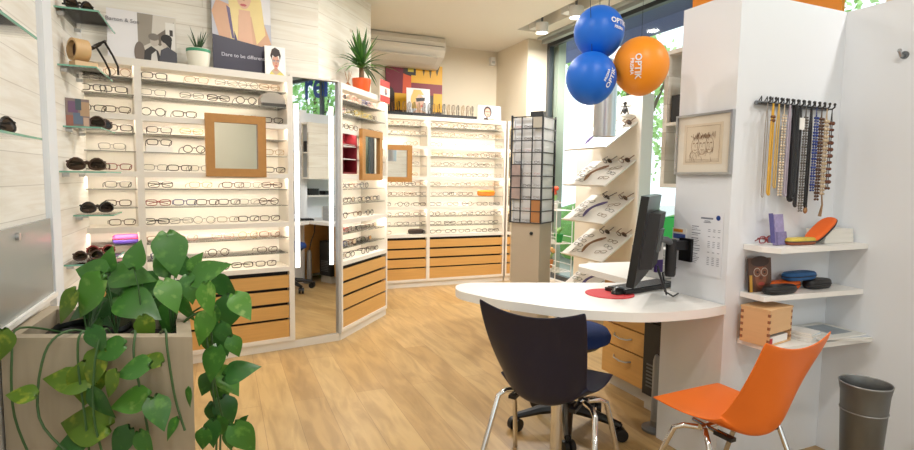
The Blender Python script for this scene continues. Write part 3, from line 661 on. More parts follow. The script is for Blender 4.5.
# wall cupboard on the back of the partition (seen beside its edge and in the tall mirror)
t = thing('wall_cupboard','open ended boarded cupboard on the rear of the partition','cupboard',T(2.0,1.95,1.24))
obj('shell', one(lambda b:(box(b,(0,0,0),(.62,.14,.02)),box(b,(0,0,.64),(.62,.14,.66)),box(b,(0,0,.02),(.012,.02,.64)),box(b,(0,.115,.02),(.62,.14,.64)),box(b,(.6,.0,.02),(.62,.115,.64)))), M_wash, t)
obj('inner_shelf', bx((.0,.02,.3),(.6,.115,.315)), M_wash, t)
tag(obj('storage_tin', bx((.012,.03,.001),(.1,.1,.13)), M_blacks, M=T(2.0,1.95,1.555), bevel=.004),'black box on the small cupboard shelf beside the partition edge','box')
t = thing('storage_shelf','white shelf with storage boxes on the rear of the partition','shelf',T(2.1,1.722,1.02))
obj('board', bx((0,0,0),(.56,.2,.02)), M_lam, t)
t = thing('printer','white office printer on the rear counter seen in the tall mirror','printer',T(2.42,2.12,.7515))
obj('body', bx((-.16,-.14,0),(.16,.14,.15)), M_lam, t, bevel=.012); obj('paper_tray', bx((-.12,.14,.02),(.12,.2,.04)), M_blacks, t); obj('panel', bx((-.155,-.12,.15),(.155,.0,.156)), M_grey, t)
for k,(x,l) in enumerate(((2.22,'round black case on the rear shelf seen in the mirror'),(2.45,'flat black case on the rear shelf seen in the mirror'))):
    tag(obj('storage_box', bx((-.07,-.06,0),(.07,.06,.08-.03*k)), M_black, M=T(x,1.83,1.041), bevel=.015),l,'box')

# ------------------------------------------------------------------ office stool
t = thing('office_chair','blue upholstered swivel stool on black five star castors under the desk','office chair',T(1.605,2.25,0,.35))
bm = BM(); lathe(bm,[(.02,.455),(.17,.46),(.2,.475),(.205,.5),(.19,.525),(.13,.54),(.02,.545)],32); obj('seat', bm, mat('blue_fabric',(26,58,122),.9,noise=.08,nscale=120), t, smooth='all')
bm = BM(); lathe(bm,[(.1,.43),(.15,.44),(.17,.458)],24); obj('seat_pan', bm, M_black, t, smooth=True)
bm = BM(); lathe(bm,[(.03,.09),(.03,.24),(.018,.245),(.018,.44)],16); obj('gas_lift', bm, M_blacks, t, smooth=True)
for k in range(5):
    a = 2*PI*k/5
    d_ = Vector((math.cos(a),math.sin(a),0)); bm = BM(); tube(bm,[d_*.0+Vector((0,0,.115)),d_*.15+Vector((0,0,.1)),d_*.27+Vector((0,0,.075))],[.032,.024,.017],8); obj('base_arm', bm, M_black, t, smooth=True)
    bm = BM(); Mx = T(d_.x*.27,d_.y*.27,.033,a+.6)
    for s in (-1,1): lathe(bm,[(.012,-.012),(.031,-.012),(.033,0),(.031,.012),(.012,.012)],16,Mx @ T(0,s*.017,0,rx=PI/2))
    tube(bm,[Mx @ Vector((0,0,.0)),Mx @ Vector((0,0,.05))],.009,6); obj('caster', bm, M_black, t, smooth=True)

# ------------------------------------------------------------------ shell chairs
def shell_chair(M, m, label, lm, wk=1.):
    t = thing('shell_chair', label, 'chair', M, 'plastic shell chairs at the desk')
    prof = [(.212,.458,.205,-.004),(.205,.457,.208,.0),(.12,.446,.212,.008),(.02,.426,.208,.03),(-.07,.405,.20,.07),(-.14,.397,.19,.105),(-.19,.42,.182,.118),(-.218,.49,.178,.10),(-.238,.59,.184,.065),(-.262,.70,.192,.035),(-.285,.80,.197,.018),(-.294,.84,.195,.014)]
    U = [-1,-.96,-.72,-.38,0,.38,.72,.96,1]
    bm = BM(); rows = []
    for j,(y,z,w,cup) in enumerate(prof):
        # tangent normal of the profile
        a = prof[max(j-1,0)]; b = prof[min(j+1,len(prof)-1)]; ty, tz = b[0]-a[0], b[1]-a[1]; n = Vector((0,tz*-1*-1, -ty)).normalized()  # towards sitter
        row = []
        for u in U:
            lift = cup*abs(u)**2.4
            dz = -.042*(1-abs(u)**2) if j == len(prof)-1 else (-.022*(1-abs(u)**2) if j==len(prof)-2 else 0)
            row.append(bm.verts.new((u*w*(1+(wk-1)*min(1,max(0,(z-.42)/.2))*(y<-.1)), y + n.y*lift, z + n.z*lift + dz)))
        rows.append(row)
    for p,q in zip(rows,rows[1:]):
        for i in range(len(U)-1): bm.faces.new((p[i],p[i+1],q[i+1],q[i]))
    o = obj('seat_shell', bm, m, t, smooth='all')
    md = o.modifiers.new('sol','SOLIDIFY'); md.thickness = .007; md.offset = -1
    subd(o,2)
    # raised crease from the shell sides down to the back of the seat
    bm = BM()
    for s in (-1,1): tube(bm,[(s*.2,-.02,.45),(s*.165,-.13,.44),(s*.11,-.205,.43),(s*.04,-.222,.452)],.003,6)
    # legs
    for s in (-1,1):
        for f in (1,-1):
            bm2 = BM(); y0 = .055*f
            tube(bm2,[(s*.15,y0*.3,.398),(s*.19,y0,.398),(s*.212,y0+.03*f,.38),(s*.235,y0+.10*f,.2),(s*.26,y0+.17*f,.0)],.0115,10); obj('leg', bm2, lm, t, smooth=True)
    bm2 = BM(); tube(bm2,[(-.16,.0,.404),(.16,.0,.404)],.0115,10); tube(bm2,[(-.13,.06,.41),(-.13,-.1,.402)],.009,8); tube(bm2,[(.13,.06,.41),(.13,-.1,.402)],.009,8); obj('under_frame', bm2, lm, t, smooth=True)
    bm.free()
    for s in (-1,1):
        obj('mounting_pad', bx((s*.13-.015,-.13,.395),(s*.13+.015,-.05,.41)), M_black, t, bevel=.003)
    return t
shell_chair(T(1.238,1.845,0,-.93) @ Matrix.Scale(.965,4), mat('navy_plastic',(13,15,44),.45,noise=.04), 'dark navy plastic shell chair with chrome legs at the desk front', M_chrome, 1.11)
shell_chair(T(1.75,1.425,0,.045) @ Matrix.Scale(.905,4), mat('orange_plastic',(240,120,40),.38,noise=.02), 'orange plastic shell chair with chrome legs below the wall shelves', M_chrome)

# ------------------------------------------------------------------ partition: drawing, price list, necklaces, shelves
MP = T(1.958,1.79,0,-PI/2)          # on the partition face looking into the room: local x towards the viewer's right, local -y out of the wall
t = thing('framed_drawing','framed brown ink drawing of faces on the white partition','picture',MP @ T(.0,0,1.303))
bm = BM(); ring_frame(bm,.305,.268,.285,.248,-.018,0,0,.134); obj('frame', bm, M_steel, t)
obj('mat_board', bx((-.143,-.01,.01),(.143,-.004,.258)), mat('mat_board',(222,214,200),.6,noise=.02), t)
obj('paper', bx((-.105,-.0115,.045),(.105,-.0102,.223)), mat('drawing_paper',(214,200,178),.7,noise=.05), t)
bm = BM(); r2 = random.Random(3)
def stroke(pts, w=.0007): tube(bm,[(x,-.0122,z) for x,z in pts], w, 4)
for cx,s_ in ((-.038,1),(0,1.2),(.038,1)):
    stroke([(cx+.022*s_*math.cos(a),.128+.034*s_*math.sin(a)) for a in [i*2*PI/14 for i in range(15)]])
    for ex in (-.009,.009): stroke([(cx+ex+.004*math.cos(a),.138+.002*math.sin(a)) for a in [i*2*PI/8 for i in range(9)]],.001)
    stroke([(cx,.136),(cx-.003,.122),(cx+.003,.121)]); stroke([(cx-.008,.110),(cx,.107),(cx+.008,.110)],.001)
    for k in range(14): x0 = cx+r2.uniform(-.022,.022); stroke([(x0,.155+r2.uniform(0,.01)),(x0+r2.uniform(-.012,.012),.17+r2.uniform(0,.016)),(x0+r2.uniform(-.014,.014),.15+r2.uniform(0,.02))],.0006)
for k in range(26): x0 = r2.uniform(-.075,.075); z0 = r2.uniform(.075,.12); stroke([(x0,z0),(x0+r2.uniform(-.012,.012),z0-.02)],.0006)
for z in (.06,.066): stroke([(-.085,z),(.085,z)],.0004)
stroke([(-.09,.055),(.09,.055),(.09,.212),(-.09,.212),(-.09,.055)],.0005)
obj('ink_drawing', bm, mat('sepia_ink',(140,106,80),.7,noise=.1), t)
t = thing('price_list','printed white price list taped on the partition beside the monitor arm','notice',MP @ T(.036,0,.858))
obj('sheet', bx((-.088,-.0025,0),(.088,0,.285)), mat('paper_white',(232,234,240),.6,noise=.01), t)
bm = BM()
for k,(x0,x1,z,h) in enumerate([(-.03,.035,.25,.007),(-.01,.02,.24,.003),(-.015,.025,.234,.003)]): box(bm,(x0,-.0032,z),(x1,-.0026,z+h))
z = .212
for blk in range(5):
    box(bm,(-.078,-.0032,z),(-.04+.01*(blk%2),-.0032+.0006,z+.0035)); z -= .008
    for ln in range((2,1,4,1,5)[blk]):
        box(bm,(-.078,-.0032,z),(-.078+.03+.012*((ln*7+blk)%4)/2,-.0026,z+.0022))
        for cx in (.012,.038,.064): box(bm,(cx,-.0032,z),(cx+.012,-.0026,z+.0022))
        z -= .0078
    z -= .007
obj('print', bm, mat('print_grey',(120,124,140),.6,noise=.05), t)
obj('logo_dot', one(lambda b: lathe(b,[(.011,-.0003),(.011,.0003)],20,T(.062,-.003,.258,rx=PI/2))), mat('logo_blue',(40,70,140),.5,noise=.05), t)
# necklace rail
t = thing('hook_rail','black metal hook rail holding necklaces on the white wall','hook rail',T(0,1.64,0))
bm = BM(); tube(bm,[(2.06,-.012,1.605),(2.52,-.012,1.605)],.009,10); obj('rail', bm, M_grey, t, smooth=True)
NX = [2.082+.0345*k for k in range(13)]
for k,x in enumerate(NX):
    bm = BM(); tube(bm,[(x,-.012,1.605),(x,-.05,1.60),(x,-.06,1.608),(x,-.06,1.618)],.0035,6); ball(bm,(x,-.06,1.62),.006,8); tube(bm,[(x-.008,-.014,1.612),(x,-.02,1.632),(x+.008,-.014,1.612)],.0025,5); obj('hook', bm, M_blacks, t, smooth=True)
NK = [('thin grey and black cord necklace',(150,140,132),1.21,.0018,0,None),('gold chain necklace with brown beads near its top',(222,170,60),1.22,.004,0,(120,72,30)),('pale gold chain necklace',(214,176,96),1.25,.0032,0,None),
 ('cream pearl necklace',(222,206,180),1.22,.0015,.0055,(226,208,184)),('silver lilac chain necklace',(176,164,178),1.215,.0045,0,None),('thick black multi strand necklace',(22,20,24),1.2,.012,0,None),('black cord necklace with white tag',(44,42,44),1.17,.005,0,(232,232,232)),
 ('grey beaded cord necklace',(104,100,96),1.15,.002,.0055,(120,116,110)),('black tube necklace with pendant',(28,26,28),1.165,.0048,0,(160,120,80)),('dark blue glass bead necklace',(46,60,120),1.24,.0018,.006,(60,78,150)),('brown and black bead necklace',(88,60,44),1.2,.002,.007,(92,62,44)),
 ('cream and brown bead necklace with long tassel',(190,164,130),1.225,.0022,.008,(206,186,156)),('black bead necklace with large brown beads',(40,34,30),1.25,.002,.009,(110,64,44))]
for k,(nm,c,zb,r_,br,bc) in enumerate(NK):
    x = NX[k]; y = 1.64-.052
    t = thing('necklace', nm+' on the wall rail','necklace',T(x,y,0),'necklaces on the hook rail')
    w = .009 if k != 5 else .007; P = []
    zt_ = 1.6; n = 14
    for i in range(n+1): P.append((-w*(.25+.75*min(1,i/3)), .0, zt_-(zt_-zb-.01)*i/n))
    P += [(-w*.5,0,zb+.002),(0,0,zb),(w*.5,0,zb+.002)]
    for i in range(n,-1,-1): P.append((w*(.25+.75*min(1,i/3)), .004, zt_-(zt_-zb-.01)*i/n))
    bm = BM(); tube(bm,P,r_,6,closed=False); obj('cord', bm, mat('cord_%d'%k,c,.35,.3 if 'chain' in nm else 0,noise=.15,nscale=60), t, smooth=True)
    if k == 5:
        bm = BM()
        for q in range(5): tube(bm,[(-.014+.007*q,-.006*(q%2),1.59),(-.016+.008*q,-.006,1.4),(-.012+.006*q,-.004,1.22+.01*(q%3))],.0065,6)
        obj('strands', bm, mat('cord_5',c), t, smooth=True)
    if br:
        bm = BM(); zz = zb
        while zz < 1.56:
            for s in (-1,1): ball(bm,(s*w,.0,zz),br*(1 if int((zz-zb)/(.018))%2 else .75),8)
            zz += br*2.1 if k not in (12,) else br*3.2
        obj('beads', bm, mat('bead_%d'%k,bc,.25,noise=.25,nscale=30), t, smooth=True)
    elif bc and k == 1: 
        bm = BM(); [ball(bm,(s*.006,0,zq),.007,8) for s in (-1,1) for zq in (1.53,1.545)]; obj('beads', bm, mat('bead_1',bc,.3,noise=.2), t, smooth=True)
    elif bc and k == 6: obj('tag', bx((-.016,-.008,1.5),(.016,-.006,1.55)), M_lam, t)
    elif bc and k == 8: bm = BM(); ball(bm,(0,0,zb-.012),.012,10,(1,.6,1.3)); obj('pendant', bm, mat('pendant_8',bc,.3,.5,noise=.2), t, smooth=True)
    if k == 11: bm = BM(); tube(bm,[(0,0,zb),(.008,0,zb-.05),(-.004,0,zb-.1)],[.003,.004,.008],6); obj('tassel', bm, mat('tassel',(150,120,90),.8,noise=.2), t, smooth=True)
# wall shelves in the corner
ZS = (1.008,.803,.598)
for k,(z,nm) in enumerate(zip(ZS,('top white corner wall shelf with orange pouch','middle white corner wall shelf holding four cases','lowest white corner wall shelf with wooden box and magazines'))):
    bm = BM(); prism(bm,[(2.05,1.638),(2.03,1.54),(2.06,1.475),(2.628,1.475),(2.628,1.638)] if k==0 else [(2.045,1.638),(2.04,1.52),(2.628,1.48),(2.628,1.638)] if k==1 else [(2.045,1.638),(2.045,1.525),(2.09,1.47),(2.628,1.43),(2.628,1.638)],z-.022,z)
    tag(obj('wall_shelf', bm, M_lam, bevel=.002), nm,'shelf','white corner shelves')
z = ZS[0]+.0012
t = thing('brochure_holder','purple and white floral spectacle pouch standing on the top corner shelf','pouch',T(2.165,1.56,z,.15,rx=math.radians(-8)))
obj('body', bx((-.035,-.008,0),(.035,.008,.13)), mat('lilac_print',(150,140,180),.6,noise=.35,nscale=60), t, bevel=.006); obj('side_fold', bx((-.04,-.004,.01),(-.035,.012,.135)), mat('violet_edge',(96,92,150),.6,noise=.1), t)
obj('front_pocket', bx((-.036,-.016,0),(.036,-.008,.055)), mat('lilac_print2',(124,116,160),.6,noise=.4,nscale=70), t, bevel=.003)
glasses(T(2.1,1.575,z+.004,.2),'dark red','square','dark red folded glasses at the left end of the top corner shelf','glasses on the corner shelf',True,fold=True,r=.004,scale=.75)
soft_case('spectacle_case','yellow and brown patterned flat case on the top corner shelf',T(2.275,1.545,z,0),.185,.06,.03,mat('brown_pattern',(150,78,44),.5,noise=.3,nscale=40),mat('yellow_pattern',(200,176,70),.5,noise=.3,nscale=40))
soft_case('spectacle_case','orange case with black edge leaning on white boxes, top corner shelf',T(2.42,1.55,z+.044,.05,ry=math.radians(-32)),.195,.075,.03,M_blacks,mat('orange_pouch',(236,104,30),.6,noise=.05))
for k in range(3): tag(obj('white_box', bx((-.1,-.045,0),(.1,.045,.02)), mat('box_white',(232,228,220),.5,noise=.02), M=T(2.515,1.575,z+k*.0205,.03*k), bevel=.004),('lowest','middle','topmost')[k]+' flat white box stacked at the right end of top corner shelf','box','flat white boxes')
z = ZS[1]+.0012
flat_board('face_card','photo card of a face with large round glasses on the middle corner shelf','card',T(2.115,1.595,z,-.1,rx=math.radians(-6)),.125,.145,[
 ((92,66,54),R4(0,0,1,1)),((112,68,50),ell(.52,.48,.34,.44)),((150,92,66),ell(.52,.44,.24,.34)),((60,40,34),ell(.5,.9,.4,.16)),((208,196,180),ell(.36,.58,.15,.13)),((208,196,180),ell(.68,.58,.15,.13)),((130,82,62),ell(.36,.58,.13,.11)),((130,82,62),ell(.68,.58,.13,.11)),((40,28,26),ell(.37,.58,.05,.03)),((40,28,26),ell(.67,.58,.05,.03)),((190,84,74),ell(.52,.24,.14,.05)),((110,66,50),ell(.52,.42,.07,.06)),((196,150,60),R4(0,.0,.12,.5))],back=(52,36,32))
soft_case('spectacle_case','black case lying in front of the face card, middle corner shelf',T(2.165,1.545,z,.0),.185,.065,.036,M_black)
soft_case('spectacle_case','orange case under the blue case on the middle corner shelf',T(2.265,1.597,z,.02),.20,.055,.04,mat('orange_pouch',(236,104,30),.6))
soft_case('spectacle_case','black case right of the orange case on middle corner shelf',T(2.445,1.57,z,.05),.16,.07,.042,M_blacks)
soft_case('spectacle_case','blue case lying on top of the orange and black cases',T(2.335,1.58,z+.0425,.04),.205,.07,.036,mat('petrol_blue',(34,92,150),.6,noise=.05))
z = ZS[2]+.0012
t = thing('wooden_box','pale wooden dovetailed box with open bottom slot on the lowest corner shelf','box',T(2.122,1.565,z,math.radians(10)))
bw, bd, bh = .185,.12,.145
pine = mat('beech_wood',(222,180,132),.5,noise=.08,nscale=6,stretch=(1,1,14))
obj('left_side', bx((-bw/2,-bd/2,0),(-bw/2+.01,bd/2,bh)), pine, t); obj('right_side', bx((bw/2-.01,-bd/2,0),(bw/2,bd/2,bh)), pine, t); obj('back', bx((-bw/2+.01,bd/2-.01,0),(bw/2-.01,bd/2,bh)), pine, t); obj('front', bx((-bw/2+.01,-bd/2,.05),(bw/2-.01,-bd/2+.01,bh)), pine, t)
obj('lid', bx((-bw/2-.002,-bd/2-.002,bh),(bw/2+.002,bd/2+.002,bh+.008)), pine, t, bevel=.002); obj('bottom', bx((-bw/2+.01,-bd/2,0),(bw/2-.01,bd/2-.01,.006)), pine, t)
bm = BM()
for k in range(5):
    for x in (-bw/2-.0006,bw/2-.01): box(bm,(x,-bd/2-.0006,.015+k*.027),(x+.0106,-bd/2+.008,.015+k*.027+.012))
    box(bm,(-bw/2-.0006,bd/2-.012,.015+k*.027),(-bw/2+.004,bd/2+.0005,.015+k*.027+.012))
obj('dovetail_joint', bm, mat('dovetail_brown',(150,92,60),.6,noise=.1), t)
obj('card_stack', bx((-.07,-bd/2+.004,.0065),(.07,.03,.036)), M_lam, t); obj('red_card', bx((-.075,-bd/2+.002,.0065),(-.055,-.0,.03)), mat('ink_red',(190,50,50),.5,noise=.05), t)
bc = [(236,234,230),(214,222,232),(230,226,214),(190,200,214)]
for k in range(5): 
    t = thing('booklet',('lowest','second','third','fourth','topmost')[k]+' thin booklet of the pile right of wooden box','booklet',T(2.3+.006*(k%2),1.54,z+k*.0075,math.radians(12+3*(k%3))),'booklets by the wooden box')
    obj('pages', bx((-.045,-.065,0),(.045,.065,.0062)), M_lam, t); obj('cover', bx((-.046,-.066,.0062),(.046,.066,.0072)), mat('cover_%d'%(k%4),bc[k%4],.4,noise=.12,nscale=30), t)
mc = [((206,202,192),(150,150,110)),((200,206,214),(220,190,80)),((214,214,208),(128,140,150))]
for k in range(3):
    t = thing('magazine',('magazine at the bottom of the fanned pile on the lowest corner shelf','magazine in the middle of the fanned pile, lowest corner shelf','magazine on top of the fanned pile, lowest corner shelf')[k],'magazine',T(2.48-.015*k,1.53,z+k*.0068,math.radians(70+9*k)),'fanned magazines')
    obj('pages', bx((-.1,-.13,0),(.1,.13,.0055)), M_lam, t); obj('cover', bx((-.101,-.131,.0055),(.101,.131,.0065)), mat('mag_%d'%k,mc[k][0],.3,noise=.3,nscale=20), t)
    obj('cover_picture', bx((-.08+.01*k,-.1,.0065),(.07,.03,.0068)), mat('magp_%d'%k,mc[k][1],.3,noise=.45,nscale=40), t)
# coat hook
t = thing('coat_hook','small steel coat hook on the right side wall','hook',T(2.63,1.394,1.81))
bm = BM(); lathe(bm,[(.016,0),(.016,.006)],16,T(0,0,0,ry=-PI/2)); obj('rose', bm, M_grey, t, smooth=True)
bm = BM(); tube(bm,[(-.004,0,0),(-.03,0,-.005),(-.04,0,.012)],.006,8); ball(bm,(-.04,0,.014),.009,8); obj('peg', bm, M_steel, t, smooth=True)
# bucket
t = thing('metal_bucket','tall tapered galvanised metal bucket on the floor by the right wall','bucket',T(2.215,1.214,0) @ Matrix.Diagonal((.84,.84,.975,1)))
bm = BM(); lathe(bm,[(.062,0),(.064,.004),(.089,.42),(.0905,.425),(.09,.44),(.094,.5),(.1,.528),(.102,.535),(.1,.54),(.096,.535),(.09,.5),(.06,.02)],40,capt=True); 
obj('body', bm, mat('zinc',(112,114,114),.45,.75,noise=.3,nscale=7,stretch=(2,2,.6)), t, smooth=True)
for r_,zz in ((.0905,.43),(.1005,.538)):
    bm = BM(); tube(bm,[(r_*math.cos(2*PI*k/36),r_*math.sin(2*PI*k/36),zz) for k in range(36)],.0028,6,closed=True); obj('hoop', bm, mat('zinc2',(150,152,152),.4,.8,noise=.15), t, smooth=True)

# ------------------------------------------------------------------ rotating tower on its column
TW = T(2.55,4.2,0,math.radians(-8))
yaw_t = -math.radians(31+23.4)
TW = T(2.56,4.22,0) @ Matrix.Rotation(-math.radians(31.2),4,'Z') @ Matrix.Rotation(-math.radians(23.4),4,'Z') 
t = thing('display_pedestal','pale grey pedestal with square sides under the glasses tower','pedestal',TW)
hw = .135
obj('post', bx((-hw,-hw,0),(hw,hw,.885)), mat('pedestal_beige',(186,174,156),.6,noise=.05,nscale=4), t, bevel=.003)
obj('lock', one(lambda b: lathe(b,[(.014,0),(.014,.012)],14,T(.06,-hw,.80,rx=PI/2))), M_blacks, t)
t = thing('glasses_tower','black gridded rotating glasses tower with white cells on the pedestal','display tower',TW @ T(0,0,.887))
hw = .145; HH = .92; n = 9; ch = HH/n; bw_ = .007
bm = BM()
for x in (-hw,hw):
    for y in (-hw,hw): box(bm,(x-bw_,y-bw_,0),(x+bw_,y+bw_,HH+.02))
for i in range(n+1):
    zz = i*ch
    box(bm,(-hw,-hw-bw_,zz),(hw,-hw+bw_,zz+.008)); box(bm,(-hw,hw-bw_,zz),(hw,hw+bw_,zz+.008)); box(bm,(-hw-bw_,-hw,zz),(-hw+bw_,hw,zz+.008)); box(bm,(hw-bw_,-hw,zz),(hw+bw_,hw,zz+.008))
for x in (-.05,.05): box(bm,(x-.004,-hw-.005,0),(x+.004,-hw+.005,HH))
obj('grid_frame', bm, mat('tower_frame',(46,50,56),.4,.3,noise=.04), t)
wp = mat('cell_white',(240,242,246),.4,noise=.01)
obj('core_panel', bx((-hw+.012,-hw+.03,.004),(hw-.012,hw-.02,HH)), wp, t)
obj('side_panel', bx((hw-.02,-hw+.012,.01),(hw-.008,hw-.012,HH)), wp, t)
obj('side_panel', bx((-hw+.008,-hw+.012,.01),(-hw+.02,hw-.012,HH)), wp, t)
obj('brown_panel', bx((.056,-hw-.004,.01),(hw-.008,-hw+.004,2*ch)), mat('brown_board',(176,122,74),.5,noise=.06), t)
obj('grey_panel', bx((.056,-hw-.004,8*ch+.01),(hw-.008,-hw+.004,9*ch)), mat('grey_board',(186,180,168),.5,noise=.04), t)
obj('photo_panel', bx((-hw+.008,-hw-.004,2*ch+.01),(-.056,-hw+.004,5*ch)), mat('photo_print',(168,150,146),.5,noise=.4,nscale=12), t)
obj('top_handle', bx((-.02,-.04,HH+.02),(.1,.04,HH+.06)), M_blacks, t, bevel=.01)
for i in range(9):
    for j,x in enumerate((-.1,0,.1)):
        if (j==2 and i in (0,1,8)) or (j==0 and i in (2,3,4)): continue
        cl = ['black','grey','dark brown','bronze','clear pink'][(i*3+j)%5]
        glasses(TW @ T(x,-hw+.018,.887+i*ch+.0105), cl,'square',f"{cl} glasses in the {('left','middle','right')[j]} column of the tower, {ORD[i]} cell up",'glasses in the tower cells',False,fold=True,scale=.5)

# ------------------------------------------------------------------ window display with slanted trays
t = thing('window_display','cream window display stand with white slanted trays of sunglasses','display stand',T(3.4,0,0))
cream = mat('cream_board',(244,237,224),.55,noise=.02)
obj('panel', bx((0,3.82,.12),(.03,4.74,2.04)), cream, t); obj('end_board', bx((.0,3.80,.12),(.13,3.82,2.04)), M_lam, t); obj('foot', bx((-.02,3.8,0),(.15,4.74,.12)), M_lam, t)
lx, rise = -.34, .235
ZT = [1.555,1.22,.885,.55,.215]
for i,z0 in enumerate(ZT):
    tr = obj('slanted_tray', one(lambda b: box(b,(0,-.31,-.006),(math.hypot(lx,rise),.31,.006))), M_lam, t, M=Matrix(((lx/.4133*-1*-1,0,-rise/.4133,0),(0,-1,0,4.15),(0,0,0,0),(0,0,0,1))) if False else (Matrix.Translation((lx,4.16+.05*0,z0)) @ Matrix.Rotation(-math.atan2(rise,-lx),4,'Y')), bevel=.003)
    obj('tray_lip', bx((-.006,-.31,.006),(.002,.31,.016)), M_lam, tr)
TRM = [Matrix.Translation((3.4+lx,4.16,z0)) @ Matrix.Rotation(-math.atan2(rise,-lx),4,'Y') for z0 in ZT]
SC = ['dark brown','black','tortoise','bronze']
trn = ('top','second','third','fourth','lowest')
for i in range(5):
    Mi = TRM[i]; k = 0
    for (u,v,sun,c) in [(.37,-.22,1,'tortoise'),(.37,.02,1,'dark brown'),(.29,.2,0,'black'),(.22,.22,0,'dark brown'),(.15,.2,0,'black'),(.27,-.18,0,'bronze'),(.19,-.2,0,'grey'),(.11,-.18,0,'bronze'),(.07,.12,0,'grey')]:
        rot = Matrix.Rotation(PI/2*-1,4,'Z') if False else Matrix.Rotation(-PI/2+RND.uniform(-.3,.3),4,'Z')
        k += 1
        if sun: Mg = Mi @ T(u,v,.008) @ rot
        else: Mg = Mi @ T(u,v,.0105) @ rot @ Matrix.Rotation(-PI/2*.96,4,'X') @ T(0,0,-.02)
        glasses(Mg, c, 'round' if sun else 'square', f"{c} {'sunglasses' if sun else 'glasses'} on the {trn[i]} slanted window tray, {ORD[k-1]} from upper right", 'glasses on the slanted trays', bool(sun), fold=not sun, sun=bool(sun), r=.0045 if sun else .0022, scale=.95)
    bm = BM(); pts = [(.06+.24*s_,.03-.10*s_+.05*math.sin(s_*PI),  .021+.012*math.sin(s_*PI)) for s_ in [q/8 for q in range(9)]]
    tube(bm, pts, [.006,.012,.014,.012,.01,.01,.012,.012,.006], 8)
    tag(obj('sunglass_pouch', bm, mat(('pouch_violet','pouch_brown')[i%2],((96,84,130),(140,104,76))[i%2],.6,noise=.3,nscale=25), M=Mi, smooth=True), f"long {('violet','brown')[i%2]} soft glasses pouch lying on the {trn[i]} slanted window tray",'pouch','pouches on the slanted trays')
glasses(T(3.33,3.93,1.97+.05,.3),'black','square','black glasses on a wire stand on top of the window display','glasses on the window display',False,r=.005) if False else None
t = thing('figurine','small dark figurine on the ledge at top of the window display','figurine',T(3.36,3.98,1.862))
obj('ledge', bx((-.06,-.09,-.012),(.04,.09,0)), M_lam, t)
bm = BM(); tube(bm,[(0,-.05,.0),(0,-.03,.05),(0,0,.09),(0,.03,.05),(0,.06,.0)],.007,6); tube(bm,[(0,-.07,.075),(0,.05,.085)],.006,6); ball(bm,(0,0,.105),.018,8); ball(bm,(0,0,.04),.026,8,(.6,1,1.2)); obj('body', bm, M_blacks, t, smooth=True)

# chrome pendant
t = thing('pendant_lamp','chrome cylinder pendant lamp hanging behind the balloons','pendant lamp',T(2.21,2.8,1.545))
bm = BM(); lathe(bm,[(.064,.01),(.069,0),(.07,.46),(.06,.468),(.012,.47)],32,capb=False); obj('shade', bm, M_steel, t, smooth=True)
bm = BM(); lathe(bm,[(.06,.02),(.06,.025)],24); obj('lamp_disc', bm, mat('warm_disc',(255,240,214),.5,emit=4.), t)
bm = BM(); tube(bm,[(0,0,.47),(0,0,ZC-1.545)],.004,6); obj('cord', bm, M_grey, t)
bm = BM(); lathe(bm,[(.05,ZC-1.545-.02),(.05,ZC-1.545)],20); obj('ceiling_cap', bm, M_steel, t, smooth=True)

# ------------------------------------------------------------------ balloons
def balloon(c, r, m, label, lines, yaw, roll, pitch=0, sx_=0):
    t = thing('balloon', label, 'balloon', Matrix.Translation(c), 'balloons above the desk')
    bm = BM(); N=32; prof = []
    for i in range(1,20):
        a = -PI/2+PI*i/20; rr = r*math.cos(a); zz = r*1.03*math.sin(a) - (.06*r*max(0,-math.sin(a))**4)
        prof.append((rr,zz))
    lathe(bm, prof, N); obj('skin', bm, m, t, smooth='all')
    bm = BM(); lathe(bm,[(.004,-r*1.09),(.008,-r*1.07),(.004,-r*1.045),(.02,-r*1.0)],10); obj('knot', bm, m, t, smooth=True)
    bm = BM(); tube(bm,[(0,0,r*1.02),(sx_*(ZC-c[2]-r*1.02),sx_*.5*(ZC-c[2]-r*1.02),ZC-c[2])],.0012,4); obj('string', bm, M_blacks, t)
    # lettering wrapped on the skin: local text plane -> angles
    Rm = Matrix.Rotation(yaw,4,'Z') @ Matrix.Rotation(pitch,4,'X')
    for txt, size, off, bold in lines:
        me = text_mesh(txt, size, 0, bold=bold); bm = BM(); bm.from_mesh(me); bpy.data.meshes.remove(me)
        bmesh.ops.triangulate(bm, faces=bm.faces)
        bmesh.ops.subdivide_edges(bm, edges=[e for e in bm.edges if e.calc_length()>.012], cuts=2)
        for v in bm.verts:
            x, y = v.co.x, v.co.y+off
            x, y = x*math.cos(roll)-y*math.sin(roll), x*math.sin(roll)+y*math.cos(roll)
            a, b = x/r, y/r; R_ = r*1.035+.0008
            p = Vector((R_*math.sin(a)*math.cos(b), -R_*math.cos(a)*math.cos(b), R_*math.sin(b)))
            v.co = Rm @ p
        obj('lettering', bm, mat('print_white',(240,240,244),.5,noise=.01), t)
    return t
BL = mat('blue_rubber',(8,106,218),.42,spec=.5,noise=.02); OR = mat('orange_rubber',(250,152,30),.42,noise=.02)
balloon((1.543,2.018,1.923),.109,BL,'upper blue balloon with white lettering at its right edge',[('OPTIK',.031,.012,.0008),('PRISMA',.016,-.014,.0004)],.2,-.12,-.08) 
balloon((1.476,1.973,1.712),.107,BL,'lower blue balloon in front of the chrome lamp',[('OPTIK',.030,-.012,.0008),('PRISMA',.016,.014,.0004)],.12,-PI/2-.35+PI,.1,sx_=-.14)
balloon((1.686,1.907,1.771),.1187,OR,'orange balloon with white lettering right of the blue ones',[('OPTIK',.036,.008,.0008),('PRISMA',.020,-.016,.0005)],-.88,-PI/2-.03,.2)

